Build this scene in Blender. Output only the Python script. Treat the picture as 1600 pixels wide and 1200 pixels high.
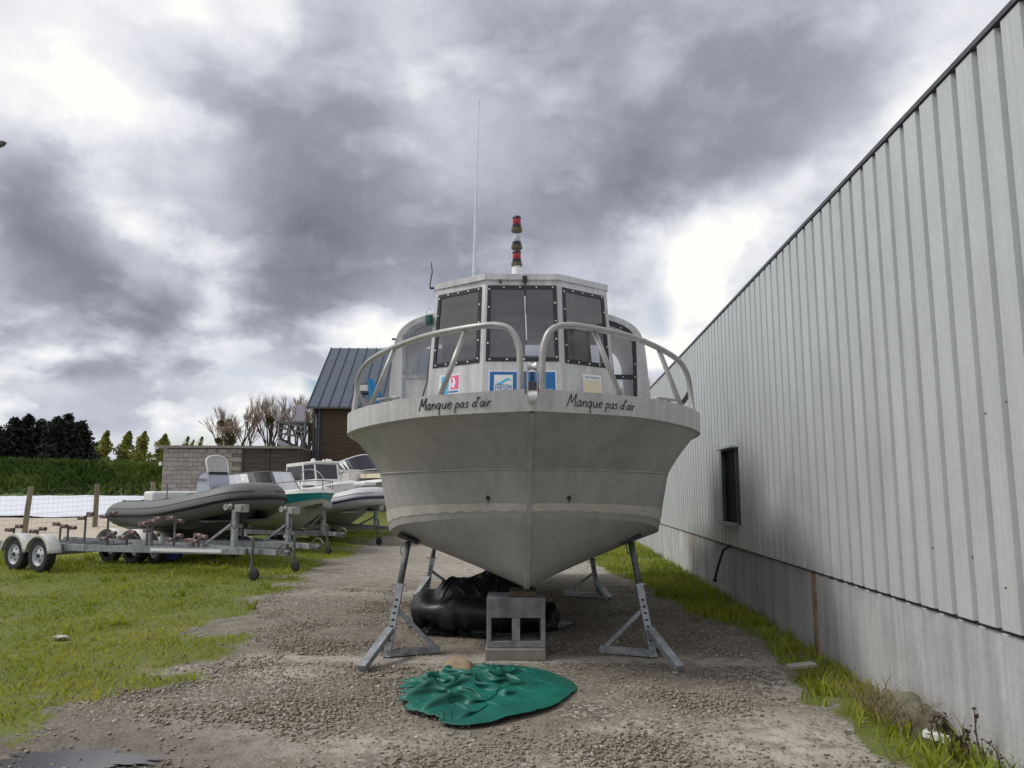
import bpy, math, random
import numpy as np
from mathutils import Vector, Matrix, noise as mnoise
random.seed(7); rng = np.random.default_rng(7)
scene = bpy.context.scene
for o in list(bpy.data.objects): bpy.data.objects.remove(o)
C = scene.collection
R = math.radians
PITCH = R(7.84); CAMH = 1.45; F = 1206.0

# ------------------------------------------------------------------ camera
cam_d = bpy.data.cameras.new('camera'); cam = bpy.data.objects.new('camera', cam_d); C.objects.link(cam)
cam.location = (0, 0, CAMH); cam.rotation_euler = (R(90) + PITCH, 0, 0)
cam_d.sensor_width = 36; cam_d.lens = 36 * F / 1600; cam_d.clip_end = 6000; cam_d.clip_start = 0.05
scene.camera = cam
scene.render.resolution_x = 1024; scene.render.resolution_y = 768

def ray(x, y):
    u = (x - 800) / F; v = (600 - y) / F
    return Vector((u, math.cos(PITCH) - v * math.sin(PITCH), math.sin(PITCH) + v * math.cos(PITCH)))
def at(x, y, Y):
    r = ray(x, y); return Vector((0, 0, CAMH)) + r * (Y / r.y)

# ------------------------------------------------------------------ world: broken cloud over a pale blue sky
w = bpy.data.worlds.new('World'); scene.world = w; w.use_nodes = True
nt = w.node_tree; nt.nodes.clear(); N = nt.nodes; L = nt.links
def nd(t, **kw):
    n = N.new(t)
    for k, v in kw.items(): setattr(n, k, v)
    return n
def val(x, s):
    if hasattr(x, 'outputs'): x = x.outputs[0]
    if isinstance(x, (int, float)): s.default_value = x
    elif isinstance(x, (tuple, list, Vector)): s.default_value = x
    else: L.new(x, s)
def M2(op, a, b=None, c=None, clamp=False):
    n = nd('ShaderNodeMath', operation=op, use_clamp=clamp)
    for i, q in enumerate((a, b, c)):
        if q is not None: val(q, n.inputs[i])
    return n.outputs[0]
def VM(op, a, b=None, out=0, scale=None):
    n = nd('ShaderNodeVectorMath', operation=op); val(a, n.inputs[0])
    if b is not None: val(b, n.inputs[1])
    if scale is not None: val(scale, n.inputs['Scale'])
    return n.outputs[out]
tc = nd('ShaderNodeTexCoord'); D0 = VM('NORMALIZE', tc.outputs['Generated'])
sep = nd('ShaderNodeSeparateXYZ'); L.new(D0, sep.inputs[0])
zc = M2('MAXIMUM', sep.outputs[2], 0.0)
den = M2('ADD', zc, 0.16)
comb = nd('ShaderNodeCombineXYZ')
L.new(M2('DIVIDE', sep.outputs[0], den), comb.inputs[0]); L.new(M2('DIVIDE', sep.outputs[1], den), comb.inputs[1])
PL = comb.outputs[0]                                    # cloud-deck plane coordinates
def noise(vec, scale, detail=6, rough=0.55, dist=0.0, dim='3D'):
    n = nd('ShaderNodeTexNoise'); n.noise_dimensions = dim; val(vec, n.inputs['Vector']); n.inputs['Scale'].default_value = scale
    n.inputs['Detail'].default_value = detail; n.inputs['Roughness'].default_value = rough; n.inputs['Distortion'].default_value = dist
    return n
# domain warp of the direction
wn = noise(PL, 1.3, 1, 0.5, dim='2D')
wv = VM('SUBTRACT', wn.outputs['Color'], (0.5, 0.5, 0.5))
wn2 = noise(D0, 8.0, 4, 0.62)
wv2 = VM('SUBTRACT', wn2.outputs['Color'], (0.5, 0.5, 0.5))
DW = VM('NORMALIZE', VM('ADD', VM('ADD', D0, VM('SCALE', wv, scale=0.16)), VM('SCALE', wv2, scale=0.12)))
lobes = [(470,300,190,-.27),(500,430,120,-.24),(330,150,75,-.19),(200,150,60,-.12),(560,60,120,-.17),(900,240,170,-.2),(1080,130,150,-.24),(800,30,90,-.2),
         (90,500,120,-.36),(260,520,85,-.26),(40,370,70,-.26),(180,335,60,-.1),(640,260,140,-.14),(960,340,110,-.2),(1250,50,110,-.15),(700,430,100,-.16),
         (800,400,90,-.14),(1130,440,26,-.2),(1190,300,40,-.1),
         (110,90,190,.15),(330,40,110,.15),(440,30,40,.2),(190,235,70,.24),(215,370,40,.25),(330,430,40,.34),(150,420,35,.15),(1040,430,90,.36),(1120,370,60,.3),(1200,290,45,.3),
         (620,560,90,.2),(380,545,70,.25),(250,640,120,.16),(60,610,80,.2),(960,90,45,.18),(680,130,60,.12),(1010,530,80,.22),(1420,120,130,.1)]
V = None
for (px, py, r, wt) in lobes:
    d = ray(px, py).normalized()
    dist = VM('DISTANCE', DW, tuple(d), out=1)
    g = M2('EXPONENT', M2('MULTIPLY', M2('MULTIPLY', dist, dist), -1.0 / (r / F) ** 2))
    g = M2('MULTIPLY', g, wt * (.95 if wt < 0 else 1))
    V = g if V is None else M2('ADD', V, g)
n1 = noise(PL, 0.75, 3, 0.5, dim='2D')
n2 = noise(VM('MULTIPLY', VM('ADD', D0, VM('SCALE', wv2, scale=0.05)), (1, 1, 1.5)), 5.0, 6, 0.58)
V = M2('ADD', V, 0.66)
V = M2('ADD', V, M2('MULTIPLY', M2('SUBTRACT', n1.outputs[0], 0.5), 0.45))
V = M2('ADD', V, M2('MULTIPLY', M2('SUBTRACT', n2.outputs[0], 0.5), 0.5))
n4 = noise(VM('MULTIPLY', VM('ADD', D0, VM('SCALE', wv2, scale=0.03)), (1, 1, 1.9)), 8.0, 5, 0.52, 0.0)
low4 = nd('ShaderNodeMapRange'); L.new(sep.outputs[2], low4.inputs[0]); low4.inputs[1].default_value = 0.36; low4.inputs[2].default_value = 0.10
puff = M2('ABSOLUTE', M2('SUBTRACT', M2('MULTIPLY', n4.outputs[0], 2.0), 1.0))
V = M2('ADD', V, M2('MULTIPLY', M2('SUBTRACT', puff, 0.17), M2('ADD', M2('MULTIPLY', low4.outputs[0], 0.40), 0.22)))
V = M2('ADD', V, M2('MULTIPLY', M2('SUBTRACT', n4.outputs[0], 0.46), M2('ADD', M2('MULTIPLY', low4.outputs[0], 0.65), 0.35)))
ramp = nd('ShaderNodeValToRGB'); L.new(V, ramp.inputs[0])
cr = ramp.color_ramp; cr.elements[0].position = 0.10; cr.elements[0].color = (.18, .195, .245, 1)
cr.elements[1].position = 0.90; cr.elements[1].color = (1.0, .99, .965, 1)
for p, c in ((.34, (.31, .33, .40, 1)), (.53, (.50, .52, .605, 1)), (.70, (.75, .765, .82, 1)), (.82, (.90, .90, .93, 1))):
    e = cr.elements.new(p); e.color = c
# small blue gaps near the horizon
sky = nd('ShaderNodeTexSky', sky_type='NISHITA'); sky.sun_disc = False
SUN_EL, SUN_AZ = R(50), R(-97)
sky.sun_elevation = SUN_EL; sky.sun_rotation = SUN_AZ
skyc = VM('SCALE', sky.outputs[0], scale=0.11)
n3 = noise(D0, 7.0, 1, 0.6)
gap = nd('ShaderNodeMapRange'); L.new(n3.outputs[0], gap.inputs[0]); gap.inputs[1].default_value = 0.56; gap.inputs[2].default_value = 0.66
brt = nd('ShaderNodeMapRange'); L.new(V, brt.inputs[0]); brt.inputs[1].default_value = 0.62; brt.inputs[2].default_value = 0.8
lowm = nd('ShaderNodeMapRange'); L.new(sep.outputs[2], lowm.inputs[0]); lowm.inputs[1].default_value = 0.30; lowm.inputs[2].default_value = 0.18
gl_ = None
for (px, py, r) in ((425, 562, 34), (370, 575, 26), (-200, 560, 60), (1750, 520, 60)):
    dist = VM('DISTANCE', DW, tuple(ray(px, py).normalized()), out=1)
    g = M2('EXPONENT', M2('MULTIPLY', M2('MULTIPLY', dist, dist), -1.0 / (r / F) ** 2)); gl_ = g if gl_ is None else M2('ADD', gl_, g)
gapsum = M2('ADD', gap.outputs[0], M2('MULTIPLY', gl_, 0.7), clamp=True)
gm = M2('MULTIPLY', M2('MULTIPLY', gapsum, brt.outputs[0]), M2('MULTIPLY', lowm.outputs[0], 0.95))
mx = nd('ShaderNodeMix', data_type='RGBA'); L.new(gm, mx.inputs[0]); L.new(ramp.outputs[0], mx.inputs[6]); L.new(skyc, mx.inputs[7])
bg = nd('ShaderNodeBackground'); L.new(mx.outputs[2], bg.inputs[0]); bg.inputs[1].default_value = 1.0
w.cycles.sampling_method = 'MANUAL'; w.cycles.sample_map_resolution = 512
wo = nd('ShaderNodeOutputWorld'); L.new(bg.outputs[0], wo.inputs[0])

# ------------------------------------------------------------------ sun (behind thin cloud) and exposure
sd = bpy.data.lights.new('sun', 'SUN'); sd.energy = 2.2; sd.angle = R(14); sd.color = (1, .96, .9)
so = bpy.data.objects.new('sun', sd); C.objects.link(so)
sv = Vector((math.sin(SUN_AZ) * math.cos(SUN_EL), math.cos(SUN_AZ) * math.cos(SUN_EL), math.sin(SUN_EL)))
so.rotation_euler = sv.to_track_quat('Z', 'Y').to_euler(); so.location = (-20, 10, 30)
scene.view_settings.view_transform = 'Standard'; scene.view_settings.look = 'None'
scene.view_settings.exposure = 0.0; scene.view_settings.gamma = 1.0; scene.view_settings.use_curve_mapping = False

# ================================================================== helpers
def mat(name, col, var=.15, scale=6, rough=.6, metal=0.0, bump=0.0, bscale=40, col2=None, stretch=(1, 1, 1), spec=0.5, coords='Object', detail=5, streak=0.0, blotch=0.0, rnd=False):
    m = bpy.data.materials.new(name); m.use_nodes = True
    t = m.node_tree; b = t.nodes['Principled BSDF']
    b.inputs['Roughness'].default_value = rough; b.inputs['Metallic'].default_value = metal
    b.inputs['Specular IOR Level'].default_value = spec
    co = t.nodes.new('ShaderNodeTexCoord'); mp = t.nodes.new('ShaderNodeMapping')
    t.links.new(co.outputs[coords], mp.inputs[0]); mp.inputs['Scale'].default_value = stretch
    n = t.nodes.new('ShaderNodeTexNoise'); n.inputs['Scale'].default_value = scale; n.inputs['Detail'].default_value = detail
    n.inputs['Roughness'].default_value = .6
    t.links.new(mp.outputs[0], n.inputs['Vector'])
    r = t.nodes.new('ShaderNodeValToRGB'); t.links.new(n.outputs[0], r.inputs[0])
    r.color_ramp.elements[0].position = .3; r.color_ramp.elements[1].position = .7
    c2 = col2 if col2 else tuple(min(1, c * (1 + var)) for c in col)
    c1 = col if col2 else tuple(c * (1 - var) for c in col)
    r.color_ramp.elements[0].color = (*c1, 1); r.color_ramp.elements[1].color = (*c2, 1)
    colo = r.outputs[0]
    src = co.outputs[coords]
    if rnd:
        oi = t.nodes.new('ShaderNodeObjectInfo'); va = t.nodes.new('ShaderNodeVectorMath'); va.operation = 'MULTIPLY_ADD'; t.links.new(oi.outputs['Random'], va.inputs[0]); va.inputs[1].default_value = (37, 53, 71); t.links.new(src, va.inputs[2]); src = va.outputs[0]
        t.links.new(src, mp.inputs[0])
    for amt, sc_, st_ in ((streak, 1.0, (9, 9, .45)), (blotch, 1.0, (1.6, 1.6, 1.6)), (blotch * .35, 1.0, (24, 24, 24))):
        if not amt: continue
        m2 = t.nodes.new('ShaderNodeMapping'); t.links.new(src, m2.inputs[0]); m2.inputs['Scale'].default_value = st_
        n2_ = t.nodes.new('ShaderNodeTexNoise'); n2_.inputs['Scale'].default_value = sc_; n2_.inputs['Detail'].default_value = 6; n2_.inputs['Roughness'].default_value = .65; t.links.new(m2.outputs[0], n2_.inputs['Vector'])
        mr = t.nodes.new('ShaderNodeMapRange'); t.links.new(n2_.outputs[0], mr.inputs[0]); mr.inputs[1].default_value = .34; mr.inputs[2].default_value = .62; mr.inputs[3].default_value = 1 - amt; mr.inputs[4].default_value = 1.06
        vm = t.nodes.new('ShaderNodeVectorMath'); vm.operation = 'SCALE'; t.links.new(colo, vm.inputs[0]); t.links.new(mr.outputs[0], vm.inputs['Scale']); colo = vm.outputs[0]
    t.links.new(colo, b.inputs['Base Color'])
    if bump:
        nb = t.nodes.new('ShaderNodeTexNoise'); nb.inputs['Scale'].default_value = bscale; nb.inputs['Detail'].default_value = 4
        t.links.new(co.outputs[coords], nb.inputs['Vector'])
        bp = t.nodes.new('ShaderNodeBump'); bp.inputs['Strength'].default_value = bump; bp.inputs['Distance'].default_value = .01
        t.links.new(nb.outputs[0], bp.inputs['Height']); t.links.new(bp.outputs[0], b.inputs['Normal'])
    return m
def glassmat(name, tint, gloss=.25, rough=.08, spec_col=(1, 1, 1), haze_amt=0):
    m = bpy.data.materials.new(name); m.use_nodes = True; t = m.node_tree; t.nodes.clear()
    o = t.nodes.new('ShaderNodeOutputMaterial'); mixs = t.nodes.new('ShaderNodeMixShader')
    tr = t.nodes.new('ShaderNodeBsdfTransparent'); tr.inputs[0].default_value = (*tint, 1)
    gl = t.nodes.new('ShaderNodeBsdfGlossy'); gl.inputs[0].default_value = (*spec_col, 1); gl.inputs['Roughness'].default_value = rough
    lw = t.nodes.new('ShaderNodeFresnel'); lw.inputs[0].default_value = 1.5
    ad = t.nodes.new('ShaderNodeMath'); ad.operation = 'ADD'; t.links.new(lw.outputs[0], ad.inputs[0]); ad.inputs[1].default_value = gloss
    nn = t.nodes.new('ShaderNodeTexNoise'); nn.inputs['Scale'].default_value = 2.5
    co = t.nodes.new('ShaderNodeTexCoord'); t.links.new(co.outputs['Object'], nn.inputs['Vector'])
    bp = t.nodes.new('ShaderNodeBump'); bp.inputs['Strength'].default_value = .15; bp.inputs['Distance'].default_value = .02
    t.links.new(nn.outputs[0], bp.inputs['Height']); t.links.new(bp.outputs[0], gl.inputs['Normal'])
    t.links.new(ad.outputs[0], mixs.inputs[0]); t.links.new(tr.outputs[0], mixs.inputs[1]); t.links.new(gl.outputs[0], mixs.inputs[2])
    if haze_amt:
        df = t.nodes.new('ShaderNodeBsdfDiffuse'); df.inputs[0].default_value = (.42, .42, .46, 1); m3 = t.nodes.new('ShaderNodeMixShader'); n5 = t.nodes.new('ShaderNodeTexNoise'); n5.inputs['Scale'].default_value = 1.0; n5.inputs['Detail'].default_value = 5
        mp5 = t.nodes.new('ShaderNodeMapping'); mp5.inputs['Scale'].default_value = (1.2, 1.2, 9); t.links.new(co.outputs['Object'], mp5.inputs[0]); t.links.new(mp5.outputs[0], n5.inputs['Vector'])
        r5 = t.nodes.new('ShaderNodeMapRange'); t.links.new(n5.outputs[0], r5.inputs[0]); r5.inputs[1].default_value = .3; r5.inputs[2].default_value = .7; r5.inputs[3].default_value = haze_amt * .3; r5.inputs[4].default_value = haze_amt * 1.7
        t.links.new(r5.outputs[0], m3.inputs[0]); t.links.new(mixs.outputs[0], m3.inputs[1]); t.links.new(df.outputs[0], m3.inputs[2]); t.links.new(m3.outputs[0], o.inputs[0]); return m
    t.links.new(mixs.outputs[0], o.inputs[0]); return m

def tag(o, label=None, cat=None, group=None, kind=None):
    if label: o['label'] = label
    if cat: o['category'] = cat
    if group: o['group'] = group
    if kind: o['kind'] = kind
    return o
def empty(name, loc, rz=0, label=None, cat=None, group=None):
    o = bpy.data.objects.new(name, None); C.objects.link(o); o.location = loc; o.rotation_euler = (0, 0, rz)
    o.empty_display_size = .2
    return tag(o, label, cat, group)
def add(name, me, m, parent=None, loc=None, rot=None):
    o = bpy.data.objects.new(name, me); C.objects.link(o)
    if m is not None and not me.materials: me.materials.append(m)
    if parent: o.parent = parent
    if loc is not None: o.location = loc
    if rot is not None: o.rotation_euler = rot
    return o
def npmesh(name, v, f, smooth=False):
    v = np.asarray(v, dtype=np.float32); f = np.asarray(f, dtype=np.int32); k = f.shape[1]
    me = bpy.data.meshes.new(name); me.vertices.add(len(v)); me.vertices.foreach_set('co', v.ravel())
    me.loops.add(f.size); me.loops.foreach_set('vertex_index', f.ravel())
    me.polygons.add(len(f)); me.polygons.foreach_set('loop_start', np.arange(len(f), dtype=np.int32) * k)
    if smooth: me.polygons.foreach_set('use_smooth', np.ones(len(f), dtype=bool))
    me.update(calc_edges=True); return me
class MB:
    def __init__(s): s.v = []; s.f = []
    def quad(s, *p):
        i = len(s.v); s.v += [tuple(q) for q in p]; s.f.append(tuple(range(i, i + len(p)))); return s
    def box(s, c, d, M=None):
        i = len(s.v); hx, hy, hz = d[0] / 2, d[1] / 2, d[2] / 2
        for a in (-1, 1):
            for b in (-1, 1):
                for e in (-1, 1):
                    p = Vector((a * hx, b * hy, e * hz))
                    if M is not None: p = M @ p
                    s.v.append(tuple(p + Vector(c)))
        s.f += [tuple(i + k for k in q) for q in ((0, 1, 3, 2), (4, 6, 7, 5), (0, 4, 5, 1), (2, 3, 7, 6), (0, 2, 6, 4), (1, 5, 7, 3))]; return s
    def bar(s, a, b, w, h, up=(0, 0, 1)):
        a = Vector(a); b = Vector(b); x = (b - a); ln = x.length; x.normalize()
        y = Vector(up).cross(x)
        if y.length < 1e-4: y = Vector((0, 1, 0)).cross(x)
        y.normalize(); z = x.cross(y)
        M = Matrix((x, y, z)).transposed()
        return s.box((a + b) / 2, (ln, w, h), M)
    def tube(s, pts, r, n=8, caps=True):
        pts = [Vector(p) for p in pts]; rs = r if isinstance(r, (list, tuple)) else [r] * len(pts)
        base = len(s.v); t0 = (pts[1] - pts[0]).normalized()
        ref = Vector((0, 0, 1)) if abs(t0.z) < .9 else Vector((1, 0, 0))
        u = t0.cross(ref).normalized()
        for k, p in enumerate(pts):
            t = (pts[min(k + 1, len(pts) - 1)] - pts[max(k - 1, 0)]).normalized()
            u = (u - t * u.dot(t)).normalized(); q = t.cross(u)
            for j in range(n):
                a = 2 * math.pi * j / n
                s.v.append(tuple(p + (u * math.cos(a) + q * math.sin(a)) * rs[k]))
        for k in range(len(pts) - 1):
            for j in range(n):
                s.f.append((base + k * n + j, base + k * n + (j + 1) % n, base + (k + 1) * n + (j + 1) % n, base + (k + 1) * n + j))
        if caps:
            s.f.append(tuple(base + j for j in range(n))[::-1]); e = base + (len(pts) - 1) * n
            s.f.append(tuple(e + j for j in range(n)))
        return s
    def lathe(s, prof, c=(0, 0, 0), axis='z', n=20):
        base = len(s.v); c = Vector(c)
        for (r, h) in prof:
            for j in range(n):
                a = 2 * math.pi * j / n; x, y = r * math.cos(a), r * math.sin(a)
                p = {'z': (x, y, h), 'y': (x, h, y), 'x': (h, x, y)}[axis]
                s.v.append(tuple(c + Vector(p)))
        for k in range(len(prof) - 1):
            for j in range(n):
                s.f.append((base + k * n + j, base + k * n + (j + 1) % n, base + (k + 1) * n + (j + 1) % n, base + (k + 1) * n + j))
        return s
    def loft(s, rows, closed=False):
        base = len(s.v); n = len(rows[0])
        for r_ in rows: s.v += [tuple(p) for p in r_]
        for k in range(len(rows) - 1):
            for j in range(n if closed else n - 1):
                s.f.append((base + k * n + j, base + k * n + (j + 1) % n, base + (k + 1) * n + (j + 1) % n, base + (k + 1) * n + j))
        return s
    def mesh(s, name, smooth=False):
        me = bpy.data.meshes.new(name); me.from_pydata(s.v, [], s.f)
        if smooth:
            for p in me.polygons: p.use_smooth = True
        me.update(); return me
    def build(s, name, m, parent=None, smooth=False, auto=None):
        me = s.mesh(name, smooth or auto is not None)
        if auto is not None: me.set_sharp_from_angle(angle=R(auto))
        return add(name, me, m, parent)
def spline(pts, per=6):
    pts = [Vector(p) for p in pts]; out = []
    for i in range(len(pts) - 1):
        p0 = pts[i - 1] if i > 0 else pts[0] * 2 - pts[1]; p1, p2 = pts[i], pts[i + 1]
        p3 = pts[i + 2] if i + 2 < len(pts) else pts[-1] * 2 - pts[-2]
        for k in range(per):
            t = k / per
            out.append(.5 * ((2 * p1) + (p2 - p0) * t + (2 * p0 - 5 * p1 + 4 * p2 - p3) * t * t + (3 * p1 - p0 - 3 * p2 + p3) * t ** 3))
    out.append(pts[-1]); return out
def bevel(o, wdt=.01, seg=2):
    b = o.modifiers.new('bevel', 'BEVEL'); b.width = wdt; b.segments = seg; b.limit_method = 'ANGLE'; return o
def copy_tree(o, parent=None):
    c = o.copy(); C.objects.link(c)
    if parent: c.parent = parent
    for ch in list(o.children): copy_tree(ch, c)
    return c
def text_mesh(body, size, m, parent, M, name='lettering', align='CENTER', shear=0, space=1):
    cu = bpy.data.curves.new('t', 'FONT'); cu.body = body; cu.size = size; cu.align_x = align; cu.align_y = 'CENTER'
    cu.extrude = .0012; cu.shear = shear; cu.space_character = space; cu.resolution_u = 3
    to = bpy.data.objects.new('t', cu); C.objects.link(to)
    dg = bpy.context.evaluated_depsgraph_get(); me = bpy.data.meshes.new_from_object(to.evaluated_get(dg))
    bpy.data.objects.remove(to); me.transform(M); me.materials.clear()
    return add(name, me, m, parent)

# ------------------------------------------------------------------ materials
ALU = mat('bare_aluminium', (.56, .557, .555), .10, 4, .48, .2, .08, 60, stretch=(1, 1, .35), streak=.20, blotch=.14)
ALU_TUBE = mat('aluminium_tube', (.37, .365, .355), .15, 9, .42, .4, .05, 80)
HULL = mat('painted_hull_grey', (.35, .338, .326), .05, 2.2, .5, 0, .05, 25, detail=9, streak=.09, blotch=.10)
HULLB = mat('antifouled_bottom_grey', (.345, .335, .325), .05, 3, .6, 0, .05, 30, detail=8, streak=.05, blotch=.10)
TAPE = mat('masking_tape', (.50, .475, .42), .12, 8, .6, 0, .1, 30)
GALV = mat('galvanised_steel', (.34, .36, .38), .25, 14, .5, .45, .05, 90, blotch=.35)
GALVD = mat('weathered_steel', (.13, .135, .14), .3, 12, .6, .4, .08, 60)
RUBBER = mat('black_rubber', (.018, .018, .02), .3, 8, .6)
GASKET = mat('black_gasket', (.016, .017, .022), .3, 12, .35)
WHITE = mat('white_paint', (.72, .72, .70), .06, 5, .4)
GEL = mat('white_gelcoat', (.70, .69, .66), .05, 2, .3)
CREAM = mat('cream_gelcoat', (.66, .60, .46), .06, 3, .4)
BLACK = mat('black_ink', (.012, .012, .016), .1, 5, .5)
BOLT = mat('bolt_head', (.65, .65, .63), .1, 5, .3, .6)
PANE = glassmat('clear_vinyl_pane', (.30, .30, .34), .06, .05, haze_amt=.10)
PANE2 = glassmat('wing_vinyl_pane', (.52, .53, .55), .12, .15)
DARKGLASS = glassmat('tinted_glass', (.06, .065, .08), .02, .05, (.6, .6, .65))
INSIDE = mat('cabin_interior', (.16, .16, .165), .3, 3, .7)
BLUE = mat('blue_sticker', (.012, .13, .36), .05, 5, .4)
CYAN = mat('cyan_sticker', (.03, .45, .72), .05, 5, .4)
PINK = mat('pink_sticker', (.75, .12, .28), .05, 5, .4)
STK = mat('white_sticker', (.75, .75, .75), .03, 5, .4)
CRSTK = mat('cream_sticker', (.68, .61, .42), .05, 5, .5)
GREYINK = mat('grey_ink', (.3, .31, .36), .05, 5, .5)
REDL = mat('red_lens', (.34, .008, .025), .1, 5, .15)
CLRL = mat('clear_lens', (.45, .46, .48), .1, 5, .1)
OLIVE = mat('bronze_fitting', (.10, .085, .05), .3, 20, .5, .5)
GREENL = mat('green_lens', (.01, .09, .07), .2, 5, .25)
WOOD = mat('weathered_wood', (.16, .115, .07), .35, 6, .85, 0, .3, 30, stretch=(1, 1, 6))

# ================================================================== terrain
def smooth(a, b, x):
    t = np.clip((x - a) / (b - a), 0, 1); return t * t * (3 - 2 * t)
def terr(x, y):
    x = np.asarray(x, float); y = np.asarray(y, float)
    z = .055 * np.clip(y - 22, 0, 24) * smooth(-4.5, -9, x)
    z = z + .018 * np.sin(x * 1.3 + y * .7) * np.sin(y * .9 - x * .4) * smooth(2, 6, y)
    return z
def fnoise(x, y, s, seed=0.):
    return np.array([mnoise.noise(Vector((a * s + seed, b * s - seed, seed * 1.7))) for a, b in zip(np.ravel(x), np.ravel(y))]).reshape(np.shape(x))
EDGE_L = np.array([(0, -2.6), (5, -2.6), (7, -2.5), (9.3, -2.8), (12, -3.1), (15.7, -3.5), (20, -3.7), (28, -3.6), (60, -2)])
EDGE_R = np.array([(0, 1.9), (4.3, 1.93), (5.8, 2.02), (7.7, 2.28), (9, 2.1), (11, 1.9), (15, 1.5), (20, 1.1), (60, 1)])
def grass_mask(x, y):
    nz = fnoise(x, y, .9, 3.) * .5 + fnoise(x, y, 2.7, 9.) * .34 + fnoise(x, y, 6.5, 4.) * .22
    el = np.interp(y, EDGE_L[:, 0], EDGE_L[:, 1]); er = np.interp(y, EDGE_R[:, 0], EDGE_R[:, 1])
    a = smooth(.0, .9, el - x + nz * 1.5)
    nearfade = smooth(3.6, 5.2, y + (x + 3) * -.35 + nz)           # muddy corner near the puddle
    b = smooth(-.05, .35, x - er + nz * .45)
    yard = smooth(0, .8, (y - (17.6 + (x + 9) * -.62)) + nz * .6) * smooth(-8.2, -9.2, x + .0 * y)   # pale gravel yard beyond the fence
    return np.clip(a * nearfade * (1 - yard) + b, 0, 1), yard
xs = np.concatenate([-np.geomspace(1900, 40, 16), np.arange(-38, -12, 1.0), np.arange(-12, 5.01, .16), np.geomspace(6, 1900, 20)])
ys = np.concatenate([-np.geomspace(1500, 2, 12), np.arange(-1, 3, .5), np.arange(3, 22, .16), np.arange(22, 60, .8), np.geomspace(61, 3000, 22)])
X, Y = np.meshgrid(xs, ys); Z = terr(X, Y)
g, yard = grass_mask(X, Y)
Z = Z + fnoise(X, Y, 1.7, 5.) * .012 * (np.abs(X) < 14) * (Y < 30)
Z -= .012 * np.exp(-(((X + 2.45) / .5) ** 2 + ((Y - 4.4) / .28) ** 2))
nx, ny = len(xs), len(ys)
idx = np.arange(nx * ny).reshape(ny, nx)
faces = np.stack([idx[:-1, :-1], idx[:-1, 1:], idx[1:, 1:], idx[1:, :-1]], -1).reshape(-1, 4)
gme = npmesh('ground', np.stack([X, Y, Z], -1).reshape(-1, 3), faces, True)
for nm, arr in (('grass', g), ('yard', yard)):
    a = gme.attributes.new(nm, 'FLOAT', 'POINT'); a.data.foreach_set('value', arr.astype(np.float32).ravel())
sandm = np.exp(-((Y - 6.93 - .05 * np.sin(X * 3)) / .20) ** 2) * (np.abs(X) < 2.3) * .95
for (cx, cy, rx, ry) in ((-1.9, 6.4, .7, .3), (.42, 4.4, .4, .2), (1.6, 4.7, .7, .7), (.5, 4.95, .25, .08), (.75, 4.95, .1, .35), (-1.1, 4.7, .8, .25), (-1.8, 5.0, .6, .5), (0, 14.5, 2.6, 2.6), (-1, 11.3, 2, .5), (-.5, 20, 2, 5), (1.9, 6.2, .35, .5)):
    sandm = np.maximum(sandm, np.exp(-(((X - cx) / rx) ** 2 + ((Y - cy) / ry) ** 2)))
a = gme.attributes.new('sand', 'FLOAT', 'POINT'); a.data.foreach_set('value', sandm.astype(np.float32).ravel())
mudm = np.exp(-(((X + 2.3) / 1.0) ** 2 + ((Y - 4.6) / .7) ** 2))
a = gme.attributes.new('mud', 'FLOAT', 'POINT'); a.data.foreach_set('value', mudm.astype(np.float32).ravel())

gm_ = bpy.data.materials.new('yard_ground'); gm_.use_nodes = True; T = gm_.node_tree; bs = T.nodes['Principled BSDF']
def gn(t, **kw):
    n = T.nodes.new(t)
    for k, v in kw.items(): setattr(n, k, v)
    return n
gco = gn('ShaderNodeTexCoord')
def gnoise(s, d=5, r=.6):
    n = gn('ShaderNodeTexNoise'); n.inputs['Scale'].default_value = s; n.inputs['Detail'].default_value = d; n.inputs['Roughness'].default_value = r
    T.links.new(gco.outputs['Object'], n.inputs['Vector']); return n.outputs[0]
def gramp(src, *st):
    r = gn('ShaderNodeValToRGB'); T.links.new(src, r.inputs[0]); e = r.color_ramp.elements
    e[0].position, e[0].color = st[0][0], (*st[0][1], 1); e[1].position, e[1].color = st[-1][0], (*st[-1][1], 1)
    for p, c in st[1:-1]:
        q = e.new(p); q.color = (*c, 1)
    return r.outputs[0]
def gmix(f, a, b):
    n = gn('ShaderNodeMix', data_type='RGBA'); T.links.new(f, n.inputs[0]); T.links.new(a, n.inputs[6]); T.links.new(b, n.inputs[7]); return n.outputs[2]
def gm2(op, a, b, clamp=True):
    n = gn('ShaderNodeMath', operation=op, use_clamp=clamp)
    for i, q in enumerate((a, b)):
        if isinstance(q, (int, float)): n.inputs[i].default_value = q
        else: T.links.new(q, n.inputs[i])
    return n.outputs[0]
def attr(nm):
    n = gn('ShaderNodeAttribute'); n.attribute_name = nm; return n.outputs['Fac']
vor = gn('ShaderNodeTexVoronoi'); vor.inputs['Scale'].default_value = 42; T.links.new(gco.outputs['Object'], vor.inputs['Vector'])
vcol = gn('ShaderNodeSeparateColor'); T.links.new(vor.outputs['Color'], vcol.inputs[0])
stone = gramp(vcol.outputs[0], (0, (.075, .063, .05)), (.5, (.155, .135, .11)), (.85, (.26, .235, .20)), (1, (.46, .43, .385)))
dirt = gramp(gnoise(3.5, 8, .65), (.3, (.12, .10, .078)), (.7, (.27, .24, .20)))
sandc = gramp(gnoise(6, 8, .7), (.3, (.34, .31, .265)), (.7, (.48, .445, .39)))
soil = gramp(gnoise(2.2, 9, .72), (.3, (.125, .12, .04)), (.52, (.125, .15, .035)), (.7, (.20, .175, .09)))
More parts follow.
